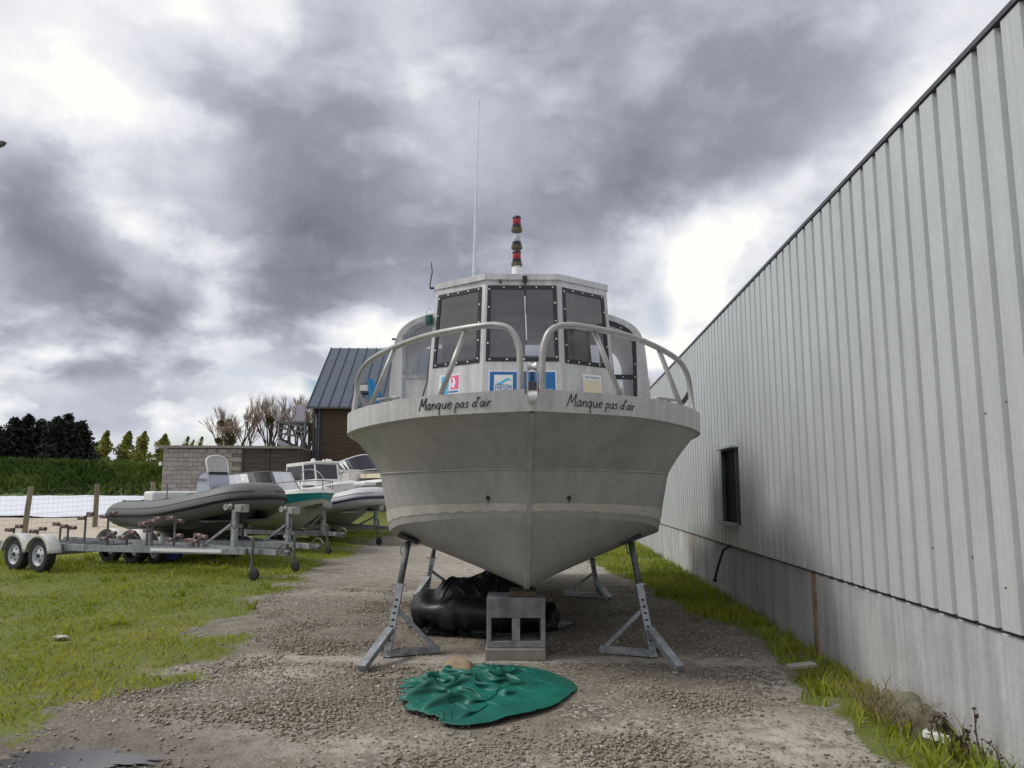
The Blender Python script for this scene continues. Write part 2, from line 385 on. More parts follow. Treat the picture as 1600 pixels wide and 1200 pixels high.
mudc = gramp(gnoise(5, 7, .7), (.3, (.085, .075, .062)), (.7, (.17, .155, .13)))
yardc = gramp(vcol.outputs[1], (0, (.30, .25, .19)), (.5, (.46, .40, .32)), (1, (.62, .56, .47)))
pat = gramp(gnoise(1.1, 6, .65), (.42, (0, 0, 0)), (.6, (1, 1, 1)))
c = gmix(pat, dirt, stone)
br = gnoise(7, 6, .7)
c = gmix(gm2('MULTIPLY', attr('sand'), gramp(br, (.38, (.25, .25, .25)), (.55, (1, 1, 1)))), c, sandc)
c = gmix(gm2('MULTIPLY', attr('mud'), .85), c, mudc)
gf = gramp(gm2('ADD', gm2('MULTIPLY', attr('grass'), 1.0), gm2('MULTIPLY', gm2('SUBTRACT', br, .5, False), .9, False)), (.42, (0, 0, 0)), (.62, (1, 1, 1)))
c = gmix(gf, c, soil)
c = gmix(attr('yard'), c, yardc)
T.links.new(c, bs.inputs['Base Color']); bs.inputs['Roughness'].default_value = .9; bs.inputs['Specular IOR Level'].default_value = .2
bh = gm2('ADD', gm2('MULTIPLY', vor.outputs['Distance'], -.8, False), gm2('MULTIPLY', gnoise(14, 8, .7), 1.0, False), False)
bmp = gn('ShaderNodeBump'); bmp.inputs['Strength'].default_value = .55; bmp.inputs['Distance'].default_value = .02
T.links.new(bh, bmp.inputs['Height']); T.links.new(bmp.outputs[0], bs.inputs['Normal'])
ground = add('ground', gme, gm_); tag(ground, kind='structure')

# puddle in the near left corner
WATER = bpy.data.materials.new('puddle_water'); WATER.use_nodes = True; b_ = WATER.node_tree.nodes['Principled BSDF']
b_.inputs['Base Color'].default_value = (.05, .048, .042, 1); b_.inputs['Roughness'].default_value = .06
mb = MB(); ring = []
for k in range(240):
    a_ = 2 * math.pi * k / 240; q = Vector((math.cos(a_), math.sin(a_), 0)); rr = 1 + .35 * mnoise.noise(q * 2.2 + Vector((0, 0, 3))) + .22 * mnoise.noise(q * 7 + Vector((0, 0, 8))) + .14 * mnoise.noise(q * 22 + Vector((0, 0, 5)))
    ring.append((-2.38 + .42 * rr * math.cos(a_), 4.42 + .15 * rr * math.sin(a_), .004))
mb.quad(*ring); tag(mb.build('puddle', WATER), kind='structure')
# ================================================================== warehouse on the right
CLAD = mat('grey_green_cladding', (.46, .487, .487), .03, 1.3, .45, .1, .02, 30, stretch=(1, 1, .12), streak=.02, blotch=.03, rnd=True)
CONC = mat('plinth_concrete', (.43, .425, .43), .12, 2.2, .85, 0, .25, 60, stretch=(1, 2.2, .35), detail=8, streak=.22, blotch=.14)
CONCW = mat('plinth_concrete_pale', (.48, .47, .46), .15, 3, .85, 0, .25, 60, stretch=(1, 3.0, .2), detail=8, streak=.38, blotch=.15)
RUST = mat('rusty_steel', (.20, .085, .03), .4, 9, .8, .1, .2, 40, col2=(.36, .30, .22), stretch=(1, 1, .6))
TRIM = mat('dark_trim', (.09, .095, .105), .2, 6, .5, .3)
wh = empty('warehouse', (2.369, 0, 0), -R(3.085), 'long grey ribbed metal warehouse on a concrete plinth along the right', 'building')
Y0, Y1, ZB, ZT, PIT = -1.0, 33.0, .73, 3.86, .225
WY0, WY1, WZ0, WZ1 = 9.95, 10.8, 1.0, 2.0
def panel_mesh(z0, z1):
    # one trapezoidal cladding rib: wide crest, narrow valley (local x towards the yard is -x)
    prof = [(.014, 0), (.014, .036), (-.036, .050), (-.036, .112), (-.0335, .115), (-.036, .118), (-.036, .162), (-.0335, .165), (-.036, .168), (-.036, .215), (.014, .2255)]
    m = MB(); m.loft([[(x, y, z0) for x, y in prof], [(x, y, z1) for x, y in prof]])
    return m.mesh('cladding_panel')
pm_full = panel_mesh(ZB, ZT); pm_low = panel_mesh(ZB, WZ0); pm_hi = panel_mesh(WZ1, ZT)
n = int((Y1 - Y0) / PIT)
for k in range(n):
    y = Y0 + k * PIT
    if y + PIT > WY0 + .06 and y < WY1 - .06:
        add('cladding_panel', pm_low, CLAD, wh, (0, y, 0)); add('cladding_panel', pm_hi, CLAD, wh, (0, y, 0))
    else: add('cladding_panel', pm_full, CLAD, wh, (0, y, 0))
mb = MB()                                               # wall body, leaving the window opening
mb.box((.62, (Y0 + WY0) / 2, 1.9), (1.16, WY0 - Y0, 3.8)); mb.box((.62, (Y1 + WY1) / 2, 1.9), (1.16, Y1 - WY1, 3.8))
mb.box((.62, (WY0 + WY1) / 2, (WZ0 + .0) / 2), (1.16, WY1 - WY0, WZ0)); mb.box((.62, (WY0 + WY1) / 2, (WZ1 + 3.8) / 2), (1.16, WY1 - WY0, 3.8 - WZ1))
mb.build('wall', CLAD, wh)
mb = MB(); mb.box((6.56, (Y0 + Y1) / 2, 3.86), (12.9, Y1 - Y0 + .1, .06)); mb.build('roof', TRIM, wh)
mb = MB(); mb.box((-.005, (Y0 + Y1) / 2, 3.885), (.085, Y1 - Y0 + .12, .03)); mb.build('eave_trim', TRIM, wh)
mb = MB(); mb.box((.02, (Y0 + Y1) / 2, .72), (.06, Y1 - Y0, .012)); mb.build('drip_trim', TRIM, wh)
pj = [-1.0, 2.2, 7.2, 12.27, 17.26, 22.3, 27.3, 33.0]
for k in range(len(pj) - 1):
    mb = MB(); mb.box((.075, (pj[k] + pj[k + 1]) / 2, .28), (.16 + .004 * (k % 2), pj[k + 1] - pj[k] - .03, .85))
    bevel(mb.build('plinth_panel', CONCW if k in (3, 5) else CONC, wh), .008)
for k, y in enumerate(pj[1:-1]):
    mb = MB(); mb.box((.07, y, .28), (.13 if k != 1 else .19, .022 if k != 1 else .055, .85)); mb.build('joint_post', RUST if k in (1,) else TRIM, wh)
mb = MB(); mb.box((-.008, 13.35, .5), (.006, .10, .42)); mb.box((-.009, 13.62, .56), (.006, .05, .28)); mb.build('rust_stain', mat('rust_run', (.42, .22, .06), .3, 12, .9, 0, 0, 40, col2=(.5, .42, .32), stretch=(1, 5, .7)), wh)
mb = MB(); t_ = .022
for (a0, a1, b0, b1) in ((WY0, WY0 + t_, WZ0, WZ1), (WY1 - t_, WY1, WZ0, WZ1), (WY0 + t_, WY1 - t_, WZ1 - t_, WZ1)):
    mb.box((-.012, (a0 + a1) / 2, (b0 + b1) / 2), (.06, a1 - a0, b1 - b0))
win = mb.build('window', TRIM, wh)
MB().box((-.045, (WY0 + WY1) / 2, WZ0 + .01), (.13, WY1 - WY0 + .06, .035)).build('sill', GALV, win)
MB().box((-.05, (WY0 + WY1) / 2, WZ1 + .012), (.12, WY1 - WY0 + .06, .03)).build('lintel', CLAD, win)
MB().box((.012, (WY0 + WY1) / 2, (WZ0 + WZ1) / 2), (.012, WY1 - WY0 - .044, WZ1 - WZ0 - .05)).build('pane', mat('window_void_black', (.006, .006, .008), .2, 3, .5, spec=.05), win)  # opaque black panel: the unlit void of the opening is put into its colour
mb = MB(); mb.tube([(-.02, 10.42, .74), (-.12, 10.5, .66), (-.16, 10.72, .4), (-.17, 10.86, .24)], .016, 8); mb.box((-.17, 10.87, .225), (.05, .05, .04))
mb.build('drain_pipe', RUBBER, wh, auto=40)
mb = MB()
for (y, z) in ((3.95, 1.9), (4.15, 1.86), (4.4, 1.08), (4.85, 1.1), (4.1, .95)): mb.lathe([(0, -.006), (.004, -.006), (.005, 0)], (-.036, y, z), 'x', 8)
tag(mb.build('cladding_screws', RUBBER, wh), kind='stuff')

# ================================================================== the aluminium boat
boat = empty('workboat', (.15, 5.70, 0), R(.83), 'grey aluminium workboat with wheelhouse propped on steel stands, bow towards the viewer', 'boat')
def curve(pts, nper=7): return spline(pts, nper)
Gt = curve([(0, -.02, 2.20), (.43, .135, 2.19), (.845, .36, 2.185), (1.23, .80, 2.185), (1.56, 1.37, 2.185), (1.77, 2.05, 2.185), (1.85, 3.3, 2.17), (1.85, 5.3, 2.15), (1.78, 7.8, 2.13)])
Gb = curve([(0, .015, 2.035), (.43, .165, 2.03), (.845, .39, 2.025), (1.23, .83, 2.015), (1.56, 1.39, 2.005), (1.77, 2.06, 1.995), (1.85, 3.3, 1.98), (1.85, 5.3, 1.96), (1.78, 7.8, 1.95)])
Gi = [Vector((max(p.x - .045, 0), p.y + (.05 if i == 0 else .03 * (1 - i / 60)), p.z - .004)) for i, p in enumerate(Gb)]
Kn = curve([(0, .58, 1.62), (.36, .70, 1.62), (.70, .88, 1.615), (1.03, 1.15, 1.61), (1.28, 1.51, 1.605), (1.42, 2.02, 1.60), (1.50, 3.3, 1.59), (1.50, 5.3, 1.58), (1.46, 7.75, 1.57)])
Ch = curve([(0, .74, 1.225), (.32, .87, 1.22), (.64, 1.04, 1.205), (.95, 1.27, 1.175), (1.19, 1.60, 1.125), (1.33, 2.08, 1.04), (1.40, 3.3, .95), (1.40, 5.3, .92), (1.36, 7.7, .92)])
Ke = curve([(0, .742, 1.22), (0, .86, 1.02), (0, 1.0, .82), (0, 1.14, .66), (0, 1.34, .585), (0, 1.9, .56), (0, 3.3, .55), (0, 5.3, .55), (0, 7.7, .55)])
def lerp(a, b, t): return [p.lerp(q, t) for p, q in zip(a, b)]
def both(rows):
    m = MB()
    for s in (1, -1):
        rr = [[(s * p.x, p.y, p.z) for p in r_] for r_ in rows]
        m.loft(rr if s > 0 else rr[::-1])
    return m
def fill(a, b, nn, bulge=0.0):
    out = []
    for k in range(nn + 1):
        t = k / nn; r_ = lerp(a, b, t)
        out.append([Vector((p.x - bulge * math.sin(math.pi * t) * min(1, p.x * 2), p.y + bulge * .6 * math.sin(math.pi * t) * (1 if p.x < 1.2 else 0), p.z)) for p in r_])
    return out
rail_in = [Vector((max(p.x - .07, 0), p.y + .07 * (1 if i < 10 else .5), p.z)) for i, p in enumerate(Gt)]
deck_in = [Vector((max(p.x - .075, 0), p.y + .075 * (1 if i < 10 else .5), p.z - .09)) for i, p in enumerate(Gt)]
both([Gi, Gb, Gt, rail_in, deck_in]).build('gunwale_band', ALU, boat, auto=30)
both(fill(Gi, Kn, 5, .018)).build('bow_flare', HULL, boat, auto=25)
both(fill(Kn, Ch, 3)).build('topside', HULL, boat, auto=25)
both(fill(Ch, Ke, 5, 0)).build('bottom', HULLB, boat, auto=25)
mb = MB()                                               # deck inside the bulwark
for i in range(len(deck_in) - 1):
    a, b = deck_in[i], deck_in[i + 1]
    mb.quad((-a.x, a.y, a.z), (a.x, a.y, a.z), (b.x, b.y, b.z), (-b.x, b.y, b.z))
mb.build('deck', ALU, boat)
mb = MB(); e = [Gt[-1], Gb[-1], Kn[-1], Ch[-1], Ke[-1]]
mb.quad(*([(p.x, p.y, p.z) for p in e] + [(-p.x, p.y, p.z) for p in e[::-1][1:]])); mb.build('transom', HULL, boat)
# stem bar, knuckle weld, tape
stem = [Gi[0], (Vector(Gi[0]) + Vector(Kn[0])) / 2 + Vector((0, .03, 0)), Kn[0], (Kn[0] + Ch[0]) / 2, Ch[0]] + Ke[2:30]
mb = MB(); rows = []
for p in stem: p = Vector(p); rows.append([(-.026, p.y + .02, p.z + .01), (-.018, p.y - .016, p.z - .008), (.018, p.y - .016, p.z - .008), (.026, p.y + .02, p.z + .01)])
mb.loft(rows); mb.build('stem_bar', HULL, boat, auto=50)
for s in (1, -1):
    mb = MB(); mb.tube([(s * p.x, p.y - .004, p.z) for p in Kn[:44]], .008, 6); mb.build('knuckle_weld', HULL, boat, smooth=True)
    ta, tb = [], []
    for i in range(0, 44):
        t1 = .86 + .015 * math.sin(i * 1.9) + .01 * math.sin(i * 4.1); t0 = .70 - .05 * (i / 44)
        for t, l in ((t0, ta), (t1, tb)):
            p = Kn[i].lerp(Ch[i], t); nrm = Vector((min(1, p.x / 1.3), -1 + min(.9, p.x / 1.5), -.25)).normalized() * .004
            l.append((s * (p.x + nrm.x), p.y + nrm.y, p.z))
    MB().loft([ta, tb] if s > 0 else [tb, ta]).build('masking_tape', TAPE, boat)
    # drain hole with a run below it
    p = Kn[12].lerp(Ch[12], .60) if s < 0 else Kn[13].lerp(Ch[13], .56)
    p.x *= .62 if s < 0 else .55; p.y -= .10 if s < 0 else .13
    # (the hull is a ruled surface: look the y up on the plating)
    best = min(range(40), key=lambda i: abs(Kn[i].lerp(Ch[i], .6).x - p.x)); q = Kn[best].lerp(Ch[best], .58)
    mb = MB(); mb.lathe([(0, -.012), (.014, -.012), (.02, -.006), (.02, .006)], (s * q.x, q.y, q.z), 'y', 14); mb.box((s * q.x, q.y - .006, q.z - .03), (.008, .006, .03))
    mb.build('drain_hole', RUBBER, boat, auto=40)

# name in handwriting along the gunwale band
GLY = {'M': ([[(0, 0), (.2, .95), (.26, .95), (.42, .32), (.7, 1), (.76, .96), (.8, 0)]], .95),
 'a': ([[(.42, .46), (.27, .55), (.06, .33), (.1, .04), (.28, .05), (.42, .32), (.44, .52), (.43, .12), (.54, .02)]], .6),
 'n': ([[(.05, .52), (.08, 0), (.1, .3), (.25, .52), (.4, .42), (.42, 0)]], .56), 'q': ([[(.42, .47), (.22, .55), (.05, .3), (.12, .04), (.3, .08), (.42, .45), (.4, -.38), (.52, -.42)]], .6),
 'u': ([[(.05, .52), (.05, .15), (.18, .01), (.36, .15), (.42, .52), (.42, .12), (.5, 0)]], .58), 'e': ([[(.07, .27), (.38, .32), (.34, .5), (.17, .5), (.05, .25), (.16, .02), (.42, .08)]], .52),
 'p': ([[(.06, .52), (.04, -.42)], [(.06, .38), (.24, .54), (.42, .36), (.3, .06), (.08, .06)]], .55), 's': ([[(.38, .46), (.2, .54), (.08, .4), (.3, .24), (.28, .05), (.05, .03)]], .48),
 'd': ([[(.42, .4), (.22, .52), (.04, .25), (.14, .02), (.34, .1), (.45, .4), (.49, 1.0)], [(.45, .4), (.45, .1), (.54, .0)]], .62), "'": ([[(.12, 1.02), (.03, .76)]], .25),
 'i': ([[(.06, .52), (.06, 0)], [(.07, .74), (.08, .79)]], .25), 'r': ([[(.05, .52), (.07, 0), (.09, .3), (.22, .52), (.38, .46)]], .42), ' ': ([], .36)}
arc = [0]
for i in range(1, len(Gt)): arc.append(arc[-1] + (Gt[i] - Gt[i - 1]).length)
def band(s, h):
    i = max(0, min(len(arc) - 2, int(np.searchsorted(arc, s)) - 1)); t = (s - arc[i]) / (arc[i + 1] - arc[i])
    a = Gt[i].lerp(Gt[i + 1], t); b = Gb[i].lerp(Gb[i + 1], t); d = (Gt[i + 1] - Gt[i]).normalized()
    return b.lerp(a, h), Vector((d.y, -d.x, 0))
def write(side, s_start, size, drop):
    mb = MB(); x0 = 0; k = 0
    for chx in "Manque pas d'air":
        k += 1; sz = size if k < 7 else size * .86
        strokes, adv = GLY[chx]
        for st in strokes:
            pts = spline([(q[0], q[1], 0) for q in st], 5) if len(st) > 2 else [Vector((q[0], q[1], 0)) for q in st]
            line = []
            for q in pts:
                dx = x0 + (q.x + .22 * q.y) * sz; hz = q.y * sz
                s = (s_start - dx) if side < 0 else (s_start + dx)
                p, nm = band(s, .30 + hz / .152); p = p + nm * .003
                line.append(Vector((side * p.x, p.y, p.z)))
            mb.tube(line, size * .04, 6)
        x0 += adv * sz
    mb.build('boat_name', BLACK, boat, smooth=True)
write(-1, .98, .085, .0); write(1, .28, .081, .0)
p, nm = band(1.75, .42)
mb = MB(); mb.tube([(-p.x - .003, p.y, p.z), (-p.x + .04, p.y - .04, p.z + .012), (-p.x + .07, p.y - .075, p.z)], .003, 5); mb.build('registration_mark', GREYINK, boat)

# ---- wheelhouse: patches with window openings
def pt(c, u, v): return (c[0].lerp(c[1], u)).lerp(c[3].lerp(c[2], u), v)
def framed(c, h, thick, mb):                         # wall patch with a hole h=(u0,u1,v0,v1), extruded inward
    nrm = (c[1] - c[0]).cross(c[3] - c[0]).normalized()
    for (u0, u1, v0, v1) in ((0, 1, 0, h[2]), (0, 1, h[3], 1), (0, h[0], h[2], h[3]), (h[1], 1, h[2], h[3])):
        q = [pt(c, u0, v0), pt(c, u1, v0), pt(c, u1, v1), pt(c, u0, v1)]
        mb.quad(*q); mb.quad(*[r_ - nrm * thick for r_ in q[::-1]])
    q = [pt(c, h[0], h[2]), pt(c, h[1], h[2]), pt(c, h[1], h[3]), pt(c, h[0], h[3])]
    for a in range(4): mb.quad(q[a], q[(a + 1) % 4], q[(a + 1) % 4] - nrm * thick, q[a] - nrm * thick)
    return nrm
def window(c, h, parent, gw=.045, pane=PANE, gask=GASKET, nb=(4, 4), wob=.006):
    nrm = (c[1] - c[0]).cross(c[3] - c[0]).normalized(); W_ = (c[1] - c[0]).length; H_ = (c[3] - c[0]).length
    gu, gv = gw / W_, gw / H_
    o = [pt(c, h[0] - gu * .45, h[2] - gv * .45), pt(c, h[1] + gu * .45, h[2] - gv * .45), pt(c, h[1] + gu * .45, h[3] + gv * .45), pt(c, h[0] - gu * .45, h[3] + gv * .45)]
    i_ = [pt(c, h[0] + gu * .55, h[2] + gv * .55), pt(c, h[1] - gu * .55, h[2] + gv * .55), pt(c, h[1] - gu * .55, h[3] - gv * .55), pt(c, h[0] + gu * .55, h[3] - gv * .55)]
    mb = MB(); nn = 12
    for a in range(4):
        ro, ri, rb, rc = [], [], [], []
        for k in range(nn + 1):
            t = k / nn; wv_ = wob * mnoise.noise(Vector((t * 5 + a * 7, c[0].x * 3, 1)))
            pi = i_[a].lerp(i_[(a + 1) % 4], t); po = o[a].lerp(o[(a + 1) % 4], t)
            pi = pi + (pi - po).normalized() * (wv_ if 0 < k < nn else 0)
            ro.append(po + nrm * .008); ri.append(pi + nrm * .010); rb.append(po - nrm * .002); rc.append(pi - nrm * .004)
        mb.loft([rb, ro, ri, rc][::-1])
    wn_ = mb.build('window', gask, parent)
    q = [r_ + nrm * .001 for r_ in i_]; m2 = MB(); grow = .012
    cc = (q[0] + q[1] + q[2] + q[3]) / 4; q = [r_ + (r_ - cc).normalized() * grow for r_ in q]
    m2.quad(*q); m2.build('pane', pane, wn_)
    m3 = MB()
    for a in range(4):
        cnt = nb[a % 2]
        for k in range(cnt):
            t = (k + .04) / cnt if cnt else 0
            p = (o[a] * .5 + i_[a] * .5).lerp(o[(a + 1) % 4] * .5 + i_[(a + 1) % 4] * .5, t + .02) + nrm * .010
            M = nrm.to_track_quat('Z', 'Y').to_matrix(); b0 = len(m3.v)
            m3.lathe([(.011, 0), (.010, .005), (.005, .008), (0, .009)], (0, 0, 0), 'z', 8)
            for j in range(b0, len(m3.v)): m3.v[j] = tuple(M @ Vector(m3.v[j]) + p)
    if m3.v: tag(m3.build('bolts', BOLT, wn_, smooth=True), kind='stuff')
    return wn_
zb, zt = 2.09, 3.80
A0, A1 = Vector((.445, 2.56, zb)), Vector((.405, 2.64, zt))           # centre facet edge (bottom, top)
B0, B1 = Vector((1.10, 2.98, zb)), Vector((.985, 3.02, zt - .02))      # outer corner
fl = lambda p: Vector((-p.x, p.y, p.z))
fc = [fl(A0), A0, A1, fl(A1)]
fr = [A0, B0, B1, A1]; fL = [fl(B0), fl(A0), fl(A1), fl(B1)]
vz = lambda z: (z - zb) / (zt - zb)
hc = (.055, .945, vz(2.86), vz(3.68)); hr = (.09, .90, vz(2.85), vz(3.67)); hl = (.10, .91, vz(2.85), vz(3.67))
mb = MB()
for c_, h_ in ((fc, hc), (fr, hr), (fL, hl)): framed(c_, h_, .04, mb)
cab = mb.build('wheelhouse_front', ALU, boat)
window(fc, hc, cab); window(fr, hr, cab); window(fL, hl, cab)
S1b, S1t = Vector((1.16, 5.6, zb)), Vector((1.02, 5.6, zt - .04))
mb = MB()
for s in (1, -1):
    c_ = [B0, S1b, S1t, B1]; c_ = [Vector((s * q.x, q.y, q.z)) for q in c_]
    if s < 0: c_ = [c_[1], c_[0], c_[3], c_[2]]
    framed(c_, (.35, .8, vz(2.9), vz(3.6)), .03, mb)
cback = [S1b, fl(S1b), fl(S1t), S1t]; framed(cback, (.30, .44, .80, .93), .03, mb)
mb.build('wheelhouse_side', ALU, boat)
mb = MB(); top = [fl(B1), fl(A1), A1, B1, S1t, fl(S1t)]
off = [(-.02, -.0), (-.01, -.03), (.01, -.03), (.02, -.0), (.02, .05), (-.02, .05)]
rt = [(q.x + a, q.y + b, zt + .035 - .02 * abs(q.x)) for q, (a, b) in zip(top, off)]; rb = [(q.x + a, q.y + b, zt - .025 - .03 * abs(q.x)) for q, (a, b) in zip(top, off)]
mb.quad(*rt); mb.quad(*rb[::-1])
for k in range(6): mb.quad(rb[k], rb[(k + 1) % 6], rt[(k + 1) % 6], rt[k])
roof = mb.build('wheelhouse_roof', ALU, boat); bevel(roof, .012)
mb = MB(); mb.box((0, 3.15, 2.66), (1.75, .5, .1)); mb.box((-.35, 3.3, 2.78), (.5, .25, .2)); mb.box((.0, 5.2, 2.5), (.5, .3, .9)); mb.box((-.55, 4.4, 2.75), (.5, .12, .6)); mb.box((.5, 4.4, 2.75), (.5, .12, .6)); mb.box((0, 3.05, 3.62), (1.3, .1, .12))
mb.lathe([(.0, -.03), (.17, -.03), (.17, .03), (0, .03)], (.62, 3.25, 2.82), 'y', 18)
mb.build('interior_fittings', INSIDE, boat)
# wiper
mb = MB(); mb.box((.03, 2.60, 3.765), (.05, .06, .06)); mb.tube([(.03, 2.575, 3.76), (.035, 2.56, 3.55), (.04, 2.545, 3.36)], .009, 6); mb.build('wiper', RUBBER, boat)
mb = MB(); mb.tube([(.028, 2.555, 3.56), (.045, 2.525, 3.06)], .007, 5); mb.box((.036, 2.555, 3.42), (.008, .012, .2)); mb.build('wiper_blade', BOLT, boat)
mb = MB(); mb.lathe([(0, -.02), (.018, -.02), (.02, 0), (.02, .02)], (-.24, 2.61, 3.745), 'y', 10); mb.build('roof_eyelet', GALVD, boat, auto=40)
# aft wings of the shelter with clear screens
for s in (1, -1):
    yy = 3.75
    def W3(x, z, dy=0): return Vector((s * x, yy + dy, z))
    arcp = [(1.0, 3.66), (1.18, 3.615), (1.34, 3.55), (1.46, 3.46), (1.53, 3.34), (1.575, 3.1), (1.66, 2.03)]
    inn = [(1.0, 3.58), (1.17, 3.535), (1.30, 3.48), (1.39, 3.41), (1.43, 3.32), (1.44, 3.1), (1.46, 2.03)]
    a3 = spline([(x, 0, z) for x, z in arcp], 4); i3 = spline([(x, 0, z) for x, z in inn], 4)
    rowo = [W3(p.x, p.z) for p in a3]; rowi = [W3(p.x, p.z) for p in i3]
    rowb = [W3(p.x, p.z, 1.9) for p in a3]
    mb = MB(); mb.loft([rowi, rowo, rowb] if s > 0 else [rowb, rowo, rowi]); wing = mb.build('shelter_side', ALU, boat, auto=35)
    mb = MB(); lo = 2.84
    if s < 0:
        mb.quad(W3(1.0, 2.03), W3(1.45, 2.03), W3(1.445, lo), W3(1.02, lo)); mb.build('shelter_panel', ALU, boat)
    # grey screen frame strips
    mb = MB()
    fr_out = i3[:21]
    inn2 = [Vector((p.x - (.035 if k > 8 else .0), 0, p.z - .055 if k < 16 else p.z)) for k, p in enumerate(fr_out)]
    mb.loft([[W3(p.x, p.z, -.004) for p in inn2], [W3(p.x + .006, p.z + .006, -.004) for p in fr_out]])
    mb.box(W3(1.43, 2.70, -.004), (.045, .012, 1.34)); mb.box(W3(1.22, lo, -.008), (.46, .012, .06))
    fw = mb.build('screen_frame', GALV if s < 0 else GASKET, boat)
    mb = MB(); poly = [W3(p.x, p.z, .006) for p in i3[:21]] + [W3(1.44, 2.1 if s > 0 else lo, .006), W3(1.0, 2.1 if s > 0 else lo, .006)]
    mb.quad(*poly); mb.build('screen_pane', PANE2, fw)
    m3 = MB()
    for (x, z) in ((1.41, 3.3), (1.43, 3.0), (1.43, 2.84), (1.28, 2.84), (1.12, 2.84), (1.26, 3.46), (1.1, 3.52)):
        m3.lathe([(.010, 0), (.008, -.006), (0, -.007)], W3(x, z, -.012), 'y', 8)
    tag(m3.build('bolts', BOLT, fw), kind='stuff')
    # dark edge trim running down the outside of the wing
    mb = MB(); mb.tube([W3(1.60, 3.15, .25), W3(1.64, 2.7, .25), W3(1.70, 2.06, .25)], .016, 6); mb.box(W3(1.57, 3.32, .05), (.05, .03, .02)); mb.build('edge_trim', GASKET, boat)
    # dark strip against the wheelhouse corner
    mb = MB(); mb.tube([W3(1.0, 3.55, -.62), W3(1.075, 2.7, -.66), W3(1.15, 2.42, -.70)], .009, 6); mb.build('hand_cord', GASKET, boat)
mb = MB(); mb.quad((-1.2, 3.8, 3.62), (1.2, 3.8, 3.62), (1.2, 5.64, 3.60), (-1.2, 5.64, 3.60)); mb.build('shelter_roof', ALU, boat)
# navigation light starboard
mb = MB(); mb.lathe([(0, 0), (.045, 0), (.048, .03), (.048, .09), (.04, .11), (0, .11)], (-1.06, 3.0, 3.33), 'z', 14); nl = mb.build('side_light', GREENL, boat, auto=40)
MB().tube([(-1.09, 3.0, 3.44), (-1.09, 2.99, 3.5), (-1.06, 2.99, 3.53), (-1.03, 2.99, 3.5)], .004, 5).build('handle', BOLT, nl)
# mast with stacked lights
mx0, my0 = -.045, 3.25
mb = MB(); mb.lathe([(.088, 3.80), (.075, 3.86), (.056, 4.06), (.05, 4.12)], (mx0, my0, 0), 'z', 16); mast = mb.build('mast', WHITE, boat, auto=40)
z = 4.10
for k, (m_, hh) in enumerate(((REDL, .13), (CLRL, .13), (REDL, .13))):
    MB().lathe([(0, z), (.066, z), (.066, z + .045), (0, z + .045)], (mx0, my0, 0), 'z', 8).build('mast_bracket', OLIVE, mast)
    MB().lathe([(.05, z + .045), (.054, z + .06), (.054, z + .085), (.048, z + .085)], (mx0, my0, 0), 'z', 16).build('lamp_base', GASKET, mast, auto=40)
    MB().lathe([(.046, z + .085), (.050, z + .10), (.050, z + .15), (.046, z + .165)], (mx0, my0, 0), 'z', 16).build('lamp_lens', m_, mast, auto=40)
    if k != 1: MB().lathe([(.052, z + .16), (.054, z + .175), (.045, z + .19), (0, z + .19)], (mx0, my0, 0), 'z', 16).build('lamp_cap', GASKET, mast, auto=40)
    z += .215
# whip antennas
mb = MB(); ax, ay = -.565, 3.3
mb.tube([(ax, ay, 3.92), (ax + .004, ay, 4.0), (ax + .006, ay, 4.03)], [.018, .017, .012], 10); mb.tube([(ax + .006, ay, 4.03), (ax + .03, ay, 5.1)], [.019, .014], 8); mb.tube([(ax + .03, ay, 5.1), (ax + .058, ay, 6.21)], [.008, .005], 6); mb.lathe([(0, 0), (.009, 0), (.009, .012), (0, .012)], (ax + .058, ay, 6.21), 'z', 8)
ant = mb.build('whip_antenna', mat('antenna_white', (.62, .68, .72), .05, 5, .4), boat, auto=50)
MB().box((ax, ay, 3.83), (.09, .07, .03)).box((ax - .03, ay, 3.87), (.03, .05, .07)).box((ax + .02, ay, 3.87), (.025, .05, .08)).build('antenna_mount', BOLT, ant)
mb = MB(); mb.tube([(-1.0, 3.1, 3.79), (-1.06, 3.1, 3.79), (-1.065, 3.1, 3.83), (-1.04, 3.1, 3.98), (-1.05, 3.1, 4.08), (-1.06, 3.1, 4.11)], [.014, .014, .008, .007, .006, .005], 6); mb.build('short_aerial', GASKET, boat, smooth=True)
mb = MB(); mb.box((.62, 3.1, 3.86), (.02, .02, .06)); mb.box((-.75, 3.1, 3.85), (.015, .015, .03)); mb.build('roof_stud', BOLT, boat)
# stickers on the wheelhouse front
def sticker(c, u0, u1, v0, v1, m, off, name, parent):
    nrm = (c[1] - c[0]).cross(c[3] - c[0]).normalized() * off; q = [pt(c, u0, v0) + nrm, pt(c, u1, v0) + nrm, pt(c, u1, v1) + nrm, pt(c, u0, v1) + nrm]
    return MB().quad(*q).build(name, m, parent)
def on(c, u, v, off):
    nrm = (c[1] - c[0]).cross(c[3] - c[0]).normalized(); x = (c[1] - c[0]).normalized(); yv = nrm.cross(x)
    M = Matrix((x, yv, nrm)).transposed().to_4x4(); M.translation = pt(c, u, v) + nrm * off; return M
v0, v1 = vz(2.40), vz(2.725)
bn = sticker(fc, .09, .915, v0, v1, BLUE, .004, 'banner', cab); bn['label'] = 'blue banner with white square logo and white lettering'
for (a, b, cc, d) in ((.075, .93, v0 - .008, v0), (.075, .93, v1, v1 + .008), (.075, .09, v0, v1), (.915, .93, v0, v1)): sticker(fc, a, b, cc, d, STK, .0035, 'border', bn)
sticker(fc, .145, .38, v0 + .045, v1 - .02, STK, .006, 'logo_plate', bn)
text_mesh('FFESSM', .088, BLUE, bn, on(fc, .262, v0 + .085, .008) @ Matrix.Diagonal((.66, 1.15, 1, 1)))
